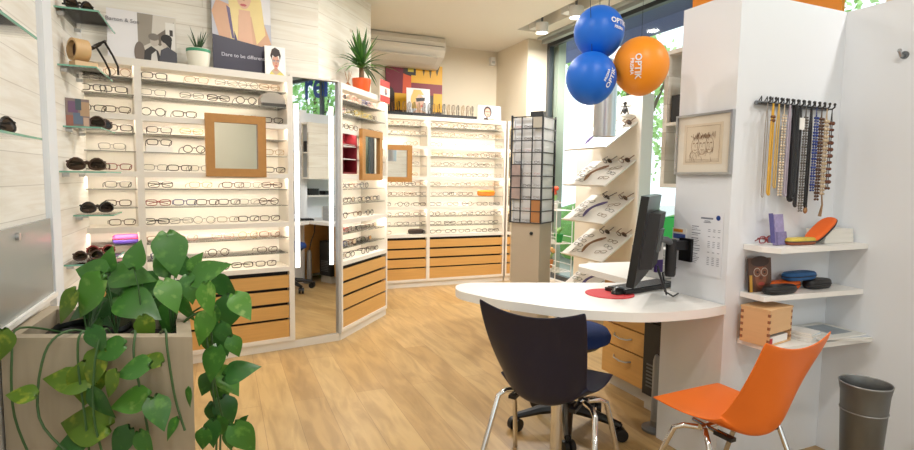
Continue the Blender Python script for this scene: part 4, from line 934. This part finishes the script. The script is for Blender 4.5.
# ------------------------------------------------------------------ left side wall: glass shelves and what stands on them
def glass_shelf(y0, y1, z, w, label):
    t = thing('glass_wall_shelf', label, 'shelf', T(-.75,0,z), 'glass shelves on the boarded side wall')
    obj('pane', bx((.0,y0+.004,-.008),(w-.004,y1,0)), M_shelfglass, t)
    obj('edge', one(lambda b:(box(b,(0,y0,-.008),(w,y0+.004,0)), box(b,(w-.004,y0+.004,-.008),(w,y1,0)))), M_glassedge, t)
    for y in (y0+.06,y1-.06): bm = BM(); lathe(bm,[(.011,0),(.011,.03)],12,T(0,y,-.02,ry=PI/2)); obj('bracket', bm, M_steel, t, smooth=True)
GS = [(3.36,3.84,2.10,.19,'highest glass shelf on the boarded side wall'),(3.38,3.84,1.82,.17,'second highest glass shelf, with a wooden ring, on the side wall'),(3.43,3.84,1.515,.17,'third glass shelf, with a small mosaic card, on the side wall'),(3.32,3.8,1.28,.2,'fourth glass shelf down on the boarded side wall'),(3.56,3.84,1.04,.19,'short fifth glass shelf down on the boarded side wall'),(3.32,3.8,.80,.2,'lowest glass shelf on the side wall above the leafy plant'),
 (1.9,2.45,1.755,.15,'upper glass shelf near left picture edge on the side wall'),(1.9,2.45,1.395,.15,'lower glass shelf near left picture edge above grey panel')]
for a in GS: glass_shelf(*a)
def big_glasses(x,y,z,rz,c,label,scale=1.15,sun=True,fold=True,rx=0,dz=0): glasses(T(x,y,z+.008+dz,rz,rx=rx),c,'aviator',label,'glasses on the side wall shelves',True,sun=sun,scale=scale,r=.005,fold=fold)
big_glasses(-.66,3.45,2.10,.9,'black','large black glasses on the highest glass shelf')
big_glasses(-.64,3.62,1.82,-1.2,'black','large black glasses on the glass shelf beside the wooden ring',1.3,fold=False,rx=-1.0,dz=.13)
big_glasses(-.665,3.56,1.515,.3,'dark brown','brown sunglasses by the mosaic card on the third glass shelf')
big_glasses(-.66,3.72,1.515,.2,'dark brown','brown sunglasses at the far end of the third glass shelf')
big_glasses(-.655,3.44,1.28,.35,'dark brown','chunky brown sunglasses on the fourth glass shelf',1.2)
big_glasses(-.655,3.66,1.04,.5,'black','chunky black sunglasses on the short fifth glass shelf',1.15)
big_glasses(-.665,3.44,.80,.4,'dark brown','brown sunglasses nearer on the lowest glass shelf',.95)
big_glasses(-.645,3.66,.80,.2,'dark red','dark red sunglasses farther along the lowest glass shelf',.95)
big_glasses(-.69,2.28,1.755,1.2,'black','black sunglasses on the upper shelf at left picture edge',1.0)
big_glasses(-.70,2.33,1.395,1.1,'black','black sunglasses on the lower shelf at left picture edge',1.1)
t = thing('wooden_ring','wooden bangle ring on a pale block, second glass shelf','ornament',T(-.66,3.5,1.821,math.radians(35)))
obj('block', bx((-.055,-.035,0),(.055,.035,.035)), mat('pale_wood',(216,186,146),.6,noise=.1), t, bevel=.004)
bm = BM(); Mx = T(-.02,0,.037+.058,ry=PI/2,rx=0) ; lathe(bm,[(.058,-.035),(.058,.035),(.046,.035),(.046,-.035),(.058,-.035)],28,Mx,False,False); obj('ring', bm, mat('ring_wood',(206,170,122),.5,noise=.12), t, smooth=True)
bm = BM(); lathe(bm,[(.0455,-.01),(.0455,.0)],24,Mx); obj('dark_inlay', bm, mat('inlay_brown',(70,50,40),.6,noise=.2), t)
flat_board('mosaic_card','small square mosaic patterned card standing on the third glass shelf','card',T(-.70,3.52,1.516,.5),.11,.15,[((150,96,80),R4(.0,.0,.3,.4)),((96,110,130),R4(.3,.1,.7,.5)),((170,140,110),R4(.6,.4,1,.9)),((110,80,110),R4(.1,.5,.5,.9)),((70,84,90),R4(.4,.6,.65,1)),((190,160,140),R4(.72,.05,.95,.35))],back=(130,112,108))
# grey glass board on the side wall
t = thing('grey_glass_board','large grey frosted board with white edge rails on the left wall','panel',T(-.75,0,0))
bm = BM(); prism(bm,[(.006,1.7),(.02,1.7),(.02,3.045),(.006,3.045)],.715,1.06); obj('board', bm, mat('frosted_grey',(150,153,150),.25,noise=.02), t)
obj('lower_rail', bx((0,1.7,.695),(.035,3.05,.715)), M_lam, t, bevel=.003)
bm = BM(); lathe(bm,[(.014,0),(.014,.012)],16,T(.02,2.58,1.022,ry=PI/2)); obj('fixing_cap', bm, M_steel, t, smooth=True)

# ------------------------------------------------------------------ planter with pothos
PL = [(-.11,2.16),(-.738,2.385),(-.715,2.9),(-.14,2.55)]
t = thing('planter','large grey wood planter box in the left foreground','planter',T(0,0,0))
def inset(poly, d):
    c = Vector((sum(p[0] for p in poly)/4, sum(p[1] for p in poly)/4)); out = []
    n = len(poly)
    for i in range(n):
        p = Vector(poly[i]); a = (Vector(poly[i-1])-p).normalized(); b = (Vector(poly[(i+1)%n])-p).normalized()
        s = abs(a.x*b.y-a.y*b.x); out.append(tuple(p+(a+b)*d/s))
    return out
IN = inset(PL,.05)
bm = BM(); zt_ = .68
o0 = [bm.verts.new((*p,0)) for p in PL]; o1 = [bm.verts.new((*p,zt_)) for p in PL]; i1 = [bm.verts.new((*p,zt_)) for p in IN]; i0 = [bm.verts.new((*p,.4)) for p in IN]
for a,b in ((o0,o1),(o1,i1),(i1,i0)):
    for k in range(4): bm.faces.new((a[k],a[(k+1)%4],b[(k+1)%4],b[k]))
bm.faces.new(o0); bm.faces.new(i0)
obj('box', bm, mat('grey_oak',(168,155,134),.6,noise=.14,nscale=3,stretch=(9,9,.8)), t, bevel=.004)
bm = BM(); prism(bm, inset(PL,.056), .42,.62); obj('soil', bm, mat('dark_soil',(44,36,32),.9,noise=.4,nscale=30,bump=.6), t)
bm = BM(); lathe(bm,[(.13,.62),(.14,.635),(.135,.65),(.13,.635)],28,T(-.5,2.6),False,False); obj('inner_pot_rim', bm, M_black, t, smooth=True)

CAMP = Vector((0,0,1.27))
Fw = Vector((.3958,.9144,-.0852)); Rt = Vector((.9189,-.3944,.0044+.0)); 
def cam_axes():
    yaw, pitch, roll = .408587,.0853354,.014413
    f = Vector((math.sin(yaw)*math.cos(pitch), math.cos(yaw)*math.cos(pitch), -math.sin(pitch))); r = Vector((math.cos(yaw),-math.sin(yaw),0)); u = r.cross(f)
    return math.cos(roll)*r+math.sin(roll)*u, -math.sin(roll)*r+math.cos(roll)*u, f
CR, CU, CF = cam_axes(); FPX = 543.67
#LEAVES
LEAVES = [(107,350,34,165,1.92,0),(97,340,28,60,1.92,1),(68,377,48,190,1.93,2),(86,386,46,100,1.94,2),(93,370,40,110,1.92,2),(20,394,28,190,1.86,2),(82,424,54,185,1.94,2),(131,369,36,170,1.88,0),(128,401,38,170,1.91,3),(120,444,34,120,1.94,1),(67,446,40,160,1.92,1),(152,359,22,200,1.95,2),(159,413,34,60,1.91,0),(188,398,20,100,1.93,0),(171,429,22,120,1.91,0),(144,446,30,60,1.91,0),(0,346,34,100,1.86,2),(100,405,36,60,1.91,1),(110,385,30,120,1.88,2),(212,364,34,100,2.12,0),(241,370,34,-20,2.14,1),(229,381,32,45,2.26,3),(227,413,32,70,2.23,1),(244,439,36,60,2.11,0),(243,421,14,-60,2.24,1),(235,347,22,70,2.11,0),(224,343,26,80,2.20,1),(212,434,26,90,2.11,1),(203,440,22,100,2.08,0),(216,415,26,80,2.25,1),(203,328,34,110,2.12,3),(224,335,26,70,2.12,1),(219,396,26,100,2.28,0),(206,385,24,110,2.25,1),(231,440,22,90,2.14,1),(210,345,26,80,2.27,0),(222,428,24,60,2.19,0),(87,297,50,130,2.12,3),(89,270,36,190,2.16,0),(109,259,24,-80,2.25,0),(65,306,36,120,2.14,2),(100,280,36,160,2.40,1),(130,275,46,0,2.25,0),(136,254,28,-80,2.18,0),(138,305,48,20,2.18,0),(117,296,34,100,2.30,1),(99,312,34,40,2.30,1),(98,334,28,100,2.15,0),(172,254,44,70,2.18,0),(163,262,30,-120,2.21,0),(209,271,40,-30,2.14,0),(225,288,30,50,2.36,1),(171,296,34,60,2.08,3),(207,300,34,80,2.08,3),(166,320,34,100,2.24,0),(146,330,28,70,2.12,2),(228,314,36,100,2.32,1),(242,306,30,50,2.10,3),(184,268,26,50,2.36,1),(150,285,30,40,2.29,1),(120,285,30,170,2.26,0),(190,290,28,80,2.14,0),(155,310,28,90,2.37,1),(110,305,30,120,2.38,1),(80,310,30,150,2.28,1),(186,310,26,70,2.23,0),(195,262,22,-60,2.18,0),(212,320,26,90,2.21,0)]
#END
t = thing('pothos_plant','trailing pothos with heart shaped green leaves hanging over the grey planter','plant',T(-.4,2.6,.6))
def leaf_mesh(kind):
    bm = BM(); n = 9; prev = None
    out = [(0,.27),(.09,.36),(.2,.395),(.33,.385),(.47,.335),(.61,.26),(.75,.17),(.88,.08),(1,.0)]
    for i,(v,w) in enumerate([(-.02,.0),(-.075,.15)]+out):
        droop = -.22*max(0,v)**2; row = []
        for u in (-1,-.5,0,.5,1):
            up = .16*abs(u)*w - (.10*u*u*w if kind else 0)
            yy = v - (.09*(1-abs(abs(u)-.6)) if i==1 and abs(u)>.3 else 0)
            row.append(bm.verts.new((u*w, yy if i else 0.0, droop+up)))
        if prev:
            for k in range(4): bm.faces.new((prev[k],prev[k+1],row[k+1],row[k]))
        prev = row
    bmesh.ops.remove_doubles(bm, verts=bm.verts, dist=1e-5)
    return mesh('leaf', bm)
def leaf_mat(name, c1, c2, f):
    m = bpy.data.materials.new(name); m.use_nodes = True; nt = m.node_tree; b = nt.nodes['Principled BSDF']; N = nt.nodes.new
    tc = N('ShaderNodeTexCoord'); nz = N('ShaderNodeTexNoise'); nz.inputs['Scale'].default_value = 3.2; nz.inputs['Detail'].default_value = 3
    oi = N('ShaderNodeObjectInfo'); ad = N('ShaderNodeVectorMath'); ad.operation = 'ADD'
    nt.links.new(tc.outputs['Object'], ad.inputs[0]); nt.links.new(oi.outputs['Random'], ad.inputs[1]); nt.links.new(ad.outputs[0], nz.inputs['Vector'])
    rp = N('ShaderNodeValToRGB'); rp.color_ramp.elements[0].position = f; rp.color_ramp.elements[1].position = f+.14
    rp.color_ramp.elements[0].color = lin(c1); rp.color_ramp.elements[1].color = lin(c2)
    nt.links.new(nz.outputs['Fac'], rp.inputs[0]); nt.links.new(rp.outputs[0], b.inputs['Base Color'])
    b.inputs['Roughness'].default_value = .33; b.inputs['Subsurface Weight'].default_value = 0
    b.inputs['Transmission Weight'].default_value = 0
    tr = N('ShaderNodeBsdfTranslucent'); mx = N('ShaderNodeMixShader'); mx.inputs[0].default_value = .2
    nt.links.new(rp.outputs[0], tr.inputs['Color']); o = nt.nodes['Material Output']
    nt.links.new(b.outputs[0], mx.inputs[1]); nt.links.new(tr.outputs[0], mx.inputs[2]); nt.links.new(mx.outputs[0], o.inputs['Surface'])
    return m
LM = [leaf_mat('pothos_green',(64,118,46),(96,148,62),.55),leaf_mat('pothos_dark',(52,102,46),(74,126,56),.55),leaf_mat('pothos_yellow',(92,126,38),(150,164,58),.55),leaf_mat('pothos_light',(86,142,54),(136,174,88),.55)]
LB = [leaf_mesh(0), leaf_mesh(1)]
LMe = {}
RL = random.Random(11)
base_inv = t.matrix_world.inverted() if False else Matrix.Translation((.4,-2.6,-.6))
vine_m = mat('vine_green',(58,92,48),.5,noise=.2)
def add_leaf(p, tipdir, normal, L_, kind, mi):
    y = tipdir.normalized(); z = (normal - y*normal.dot(y)).normalized(); x = y.cross(z)
    k = (kind,mi)
    if k not in LMe:
        me = LB[kind].copy(); me.materials.append(LM[mi]); 
        for q in me.polygons: q.use_smooth = True
        LMe[k] = me
    o = bpy.data.objects.new('leaf', LMe[k]); COL.objects.link(o); o.parent = t
    b0 = p - y*L_*.45
    Mx = Matrix(((x.x,y.x,z.x,b0.x),(x.y,y.y,z.y,b0.y),(x.z,y.z,z.z,b0.z),(0,0,0,1))) @ Matrix.Diagonal((L_,L_,L_,1))
    o.matrix_local = base_inv @ Mx
    return b0
def at(x,y,d):
    return CAMP + (CR*((x-457)/FPX) - CU*((y-225)/FPX) + CF)*d
roots = [Vector((-.5+.1*k,2.52-.02*k,.625)) for k in range(4)]
nl = 0
for (lx_,ly,px_,ang,d,mi) in LEAVES:
    p = at(lx_,ly,d); a = math.radians(ang); L_ = px_/FPX*d*.98
    tip = CR*math.cos(a) - CU*math.sin(a) - CF*RL.uniform(-.1,.35)
    nrm = -CF*.8 + Vector((0,0,RL.uniform(.35,1.0))) + CR*RL.uniform(-.65,.65)
    b0 = add_leaf(p, tip, nrm, L_, RL.randrange(2), mi); nl += 1
    # petiole back to a stem in the soil or down a vine
    if ly < 335 and lx_ < 200:
        r0 = min(roots, key=lambda q:(q-b0).length); bm = BM(); mid = (r0+b0)/2+Vector((0,0,.05))
        tube(bm,[base_inv @ r0, base_inv @ mid, base_inv @ b0],[.004,.003,.002],5); obj('stem', bm, vine_m, t, smooth=True)
# vines over the front and down the right side
VINES = [[(-.45,2.6,.61),(-.52,2.44,.68),(-.58,2.38,.62),(-.6,2.36,.4),(-.5,2.33,.25)],[(-.4,2.55,.61),(-.4,2.38,.69),(-.42,2.32,.6),(-.43,2.31,.4),(-.4,2.30,.2),(-.41,2.3,.06)],[(-.35,2.5,.61),(-.3,2.35,.68),(-.3,2.3,.6),(-.27,2.28,.4),(-.25,2.27,.2)],
 [(-.25,2.45,.61),(-.2,2.3,.69),(-.19,2.26,.62),(-.17,2.25,.45),(-.14,2.23,.33)],[(-.2,2.6,.61),(-.08,2.5,.7),(-.05,2.48,.6),(-.05,2.46,.4),(-.04,2.45,.2),(-.05,2.44,.03)],[(-.2,2.55,.61),(-.09,2.45,.7),(-.06,2.42,.55),(-.02,2.42,.3),(.02,2.44,.1)],[(-.2,2.62,.61),(-.06,2.56,.71),(-.02,2.55,.55),(-.02,2.54,.3),(-.03,2.5,.08)],
 [(-.55,2.65,.61),(-.68,2.5,.69),(-.69,2.44,.6),(-.68,2.4,.4),(-.62,2.38,.2)],[(-.42,2.55,.61),(-.47,2.41,.68),(-.48,2.36,.6),(-.46,2.34,.35),(-.44,2.32,.1)]]
for v in VINES:
    pts = [base_inv @ (Vector(p)+Vector((0,-.11,.02))) for p in v]; P = []
    for i in range(len(pts)-1):
        p0,p1,p2,p3 = pts[max(i-1,0)],pts[i],pts[i+1],pts[min(i+2,len(pts)-1)]
        for k in range(5):
            s = k/5; P.append(.5*((2*p1)+(p2-p0)*s+(2*p0-5*p1+4*p2-p3)*s*s+(3*p1-p0-3*p2+p3)*s**3))
    P.append(pts[-1]); bm = BM(); tube(bm,P,.0042,6); obj('vine', bm, vine_m, t, smooth=True)

# ------------------------------------------------------------------ outside the window
struct('ground', bx((3.64,-12,-.25),(30,24,-.12)), mat('pavement',(196,194,188),.9,noise=.08))
struct('exterior_pier', bx((3.66,5.52,-.12),(3.76,5.75,3.4)), mat('pier_grey',(186,190,176),.8,noise=.05))
t = thing('awning','dark blue fabric awning outside above the shop window','awning',T(0,0,0))
bm = BM(); prism(bm,[(3.7,3.6),(3.72,3.62),(4.75,3.22),(4.75,3.16)],1.9,8.5, Matrix(((1,0,0,0),(0,0,1,0),(0,1,0,0),(0,0,0,1)))); obj('canopy', bm, mat('awning_blue',(112,118,150),.8,noise=.04), t)
obj('valance', bx((4.74,1.9,3.0),(4.76,8.5,3.22)), mat('awning_blue',(112,118,150)), t)
obj('front_bar', bx((4.73,1.9,3.2),(4.78,8.5,3.25)), M_grey, t)
tag(obj('orange_sign', bx((3.47,2.2,2.3),(3.5,3.36,2.87)), mat('orange_panel',(246,150,24),.4,noise=.02)),'orange sign board high in the window behind the partition top','sign')
def window_letters(txt, size, y, z, rgb, label, flip):
    me = text_mesh(txt, size, .002, bold=.012)
    # flip: readable from outside (mirrored seen from inside)
    M = Matrix.Translation((3.567,y,z)) @ Matrix.Rotation(-PI/2 if not flip else PI/2,4,'Z') @ Matrix.Rotation(PI/2,4,'X')
    o = obj('window_lettering', me, mat('vinyl_%d_%d_%d'%rgb, rgb, .5, noise=.02), M=M); tag(o,label,'lettering')
window_letters('rel',.6,.06,2.72,(36,70,150),'large blue letters on the window glass seen in the tall mirror',True)
window_letters('uno',.17,4.12,2.36,(244,176,110),'pale orange letters on the window glass above the orange balloon',False)
# trees
LFT = [mat('tree_leaf_%d'%k,c,.6,noise=.2,nscale=2) for k,c in enumerate(((190,222,150),(164,206,128),(208,232,168)))]
BARK = mat('tree_bark',(110,96,82),.9,noise=.2)
def tree(x,y,h,rad,label,z0=.9,nleaf=1500,mi=0):
    t = thing('street_tree', label, 'tree', T(x,y,-.13), 'trees outside the window')
    bm = BM(); tube(bm,[(0,0,0),(.05,0,h*.4),(0,.06,h*.8)],[.14,.1,.04],10); obj('trunk', bm, BARK, t, smooth=True)
    for q in range(4):
        a = q*1.7; bm = BM(); tube(bm,[(.03,0,h*.35),(rad*.4*math.cos(a),rad*.4*math.sin(a),h*.6),(rad*.7*math.cos(a),rad*.7*math.sin(a),h*.78)],[.06,.035,.012],6); obj('branch', bm, BARK, t, smooth=True)
    bm = BM(); rr = random.Random(int(x*10+y*7))
    cl = [(rr.uniform(-.7,.7)*rad,rr.uniform(-.7,.7)*rad,z0+rr.uniform(.15,.95)*(h-z0),rr.uniform(.35,.6)*rad) for _ in range(9)]
    for k in range(nleaf):
        c = rr.choice(cl); d = Vector((rr.gauss(0,1),rr.gauss(0,1),rr.gauss(0,1))).normalized()*c[3]*rr.uniform(.55,1.05); p = Vector(c[:3])+d
        u = Vector((rr.gauss(0,1),rr.gauss(0,1),rr.gauss(0,1))).normalized(); v = u.orthogonal().normalized(); s = rr.uniform(.05,.1)
        w = u.cross(v)
        f = bm.faces.new([bm.verts.new(p+v*s),bm.verts.new(p+w*s*.55),bm.verts.new(p-v*s),bm.verts.new(p-w*s*.55)])
    obj('foliage', bm, LFT[mi], t)
tree(7.2,8.4,4.6,1.2,'pale green street tree seen past the left window edge',1.0,1600,0)
tree(9.8,6.4,4.2,1.1,'green street tree beyond the slanted trays',.8,1500,1)
tree(7.4,3.9,4.4,1.0,'green street tree seen beside the partition edge',.6,1500,0)
tree(8.0,.3,5.4,1.5,'tall leafy street tree outside behind the right side partition',1.2,2200,1)
tree(5.8,.9,5.0,1.1,'bushy street tree above the right partition top',1.8,1500,2)
tree(7.4,-5.4,5.6,1.9,'broad street tree reflected above the boards in the tall mirror',1.2,2600,1)
tag(obj('hedge', one(lambda b: [ball(b,(5.6+RND.uniform(-.2,.2),-3+q*.45,.25+RND.uniform(0,.2)),RND.uniform(.35,.55),8) for q in range(34)]), mat('hedge_green',(112,160,84),.8,noise=.3,nscale=9,bump=1.)),'low green hedge along the street outside','hedge')
# white wire rack with plants at the window
t = thing('wire_rack','white wire rack standing by the window left of the slanted trays','rack',T(3.3,4.98,0))
bm = BM()
for x in (-.1,.1):
    for y in (-.2,.2): tube(bm,[(x,y,0),(x,y,1.0)],.006,6)
for z in (.3,.6,.95):
    for y in (-.2,.2): tube(bm,[(-.1,y,z),(.1,y,z)],.004,5)
    for q in range(5): tube(bm,[(-.1+.05*q,-.2,z),(-.1+.05*q,.2,z)],.004,5)
    for x in (-.1,.1): tube(bm,[(x,-.2,z+.07),(x,.2,z+.07)],.004,5)
obj('wire_frame', bm, M_lam, t, smooth=True)
def potplant(x,y,z,pc,fc,label,flowers):
    t = thing('potted_plant',label,'plant',T(x,y,z),'pots on the wire rack')
    bm = BM(); lathe(bm,[(.035,0),(.05,.08),(.05,.09)],16); obj('pot', bm, mat('pot_%d_%d_%d'%pc,pc,.5,noise=.05), t, smooth=True)
    bm = BM(); rr = random.Random(int(y*100))
    for k in range(26): a = rr.uniform(0,6.28); blade(bm,(0,0,.08),(math.cos(a)*.5,math.sin(a)*.5,1),rr.uniform(.08,.16),.012,.3,4)
    obj('foliage', bm, LFT[1], t)
    if flowers:
        bm = BM(); [ball(bm,(rr.uniform(-.06,.06),rr.uniform(-.06,.06),.17+rr.uniform(0,.06)),.024,8) for k in range(7)]; obj('blossom', bm, mat('blossom_%d_%d_%d'%fc,fc,.6,noise=.1), t, smooth=True)
potplant(3.3,4.98,.956,(232,228,220),(232,84,48),'potted plant with orange red blossoms on the top of wire rack',True)
potplant(3.3,4.88,.606,(40,160,70),(0,0,0),'green pot on the middle shelf of the wire rack',False)
potplant(3.3,5.05,.306,(220,140,80),(236,180,120),'terracotta pot with pale blossoms low on the wire rack',True)
t = thing('green_crate','bright green plastic crate behind the monitor near the window','crate',T(3.38,3.3,0))
obj('stand', bx((-.1,-.16,0),(.1,.16,.80)), M_lam, t); obj('crate', one(lambda b:(box(b,(-.09,-.14,.80),(.09,.14,.815)),box(b,(-.09,-.14,.815),(-.08,.14,.98)),box(b,(.08,-.14,.815),(.09,.14,.98)),box(b,(-.08,-.14,.815),(.08,-.13,.98)),box(b,(-.08,.13,.815),(.08,.14,.98)))), mat('crate_green',(40,180,90),.5,noise=.05), t)

# ------------------------------------------------------------------ world, camera
w = bpy.data.worlds.new('daylight'); S.world = w; w.use_nodes = True
bg = w.node_tree.nodes['Background']; bg.inputs['Color'].default_value = (.84,.92,1.,1); bg.inputs['Strength'].default_value = 1.6
cam = bpy.data.cameras.new('camera'); co = bpy.data.objects.new('camera', cam); COL.objects.link(co)
cam.sensor_fit = 'HORIZONTAL'; cam.sensor_width = 36; cam.lens = 36*FPX/914; cam.clip_start = .05; cam.clip_end = 200
Mc = Matrix(((CR.x,CU.x,-CF.x,0),(CR.y,CU.y,-CF.y,0),(CR.z,CU.z,-CF.z,1.27),(0,0,0,1)))
co.matrix_world = Mc; S.camera = co
S.view_settings.view_transform = 'Standard'; S.view_settings.look = 'None'; S.view_settings.exposure = .33; S.view_settings.gamma = 1; S.view_settings.use_curve_mapping = False
S.cycles.max_bounces = 8; S.cycles.diffuse_bounces = 4; S.cycles.glossy_bounces = 4; S.cycles.transparent_max_bounces = 24; S.cycles.caustics_reflective = False; S.cycles.caustics_refractive = False; S.cycles.sample_clamp_indirect = 6
print('glasses', NG[0], 'leaves', nl)
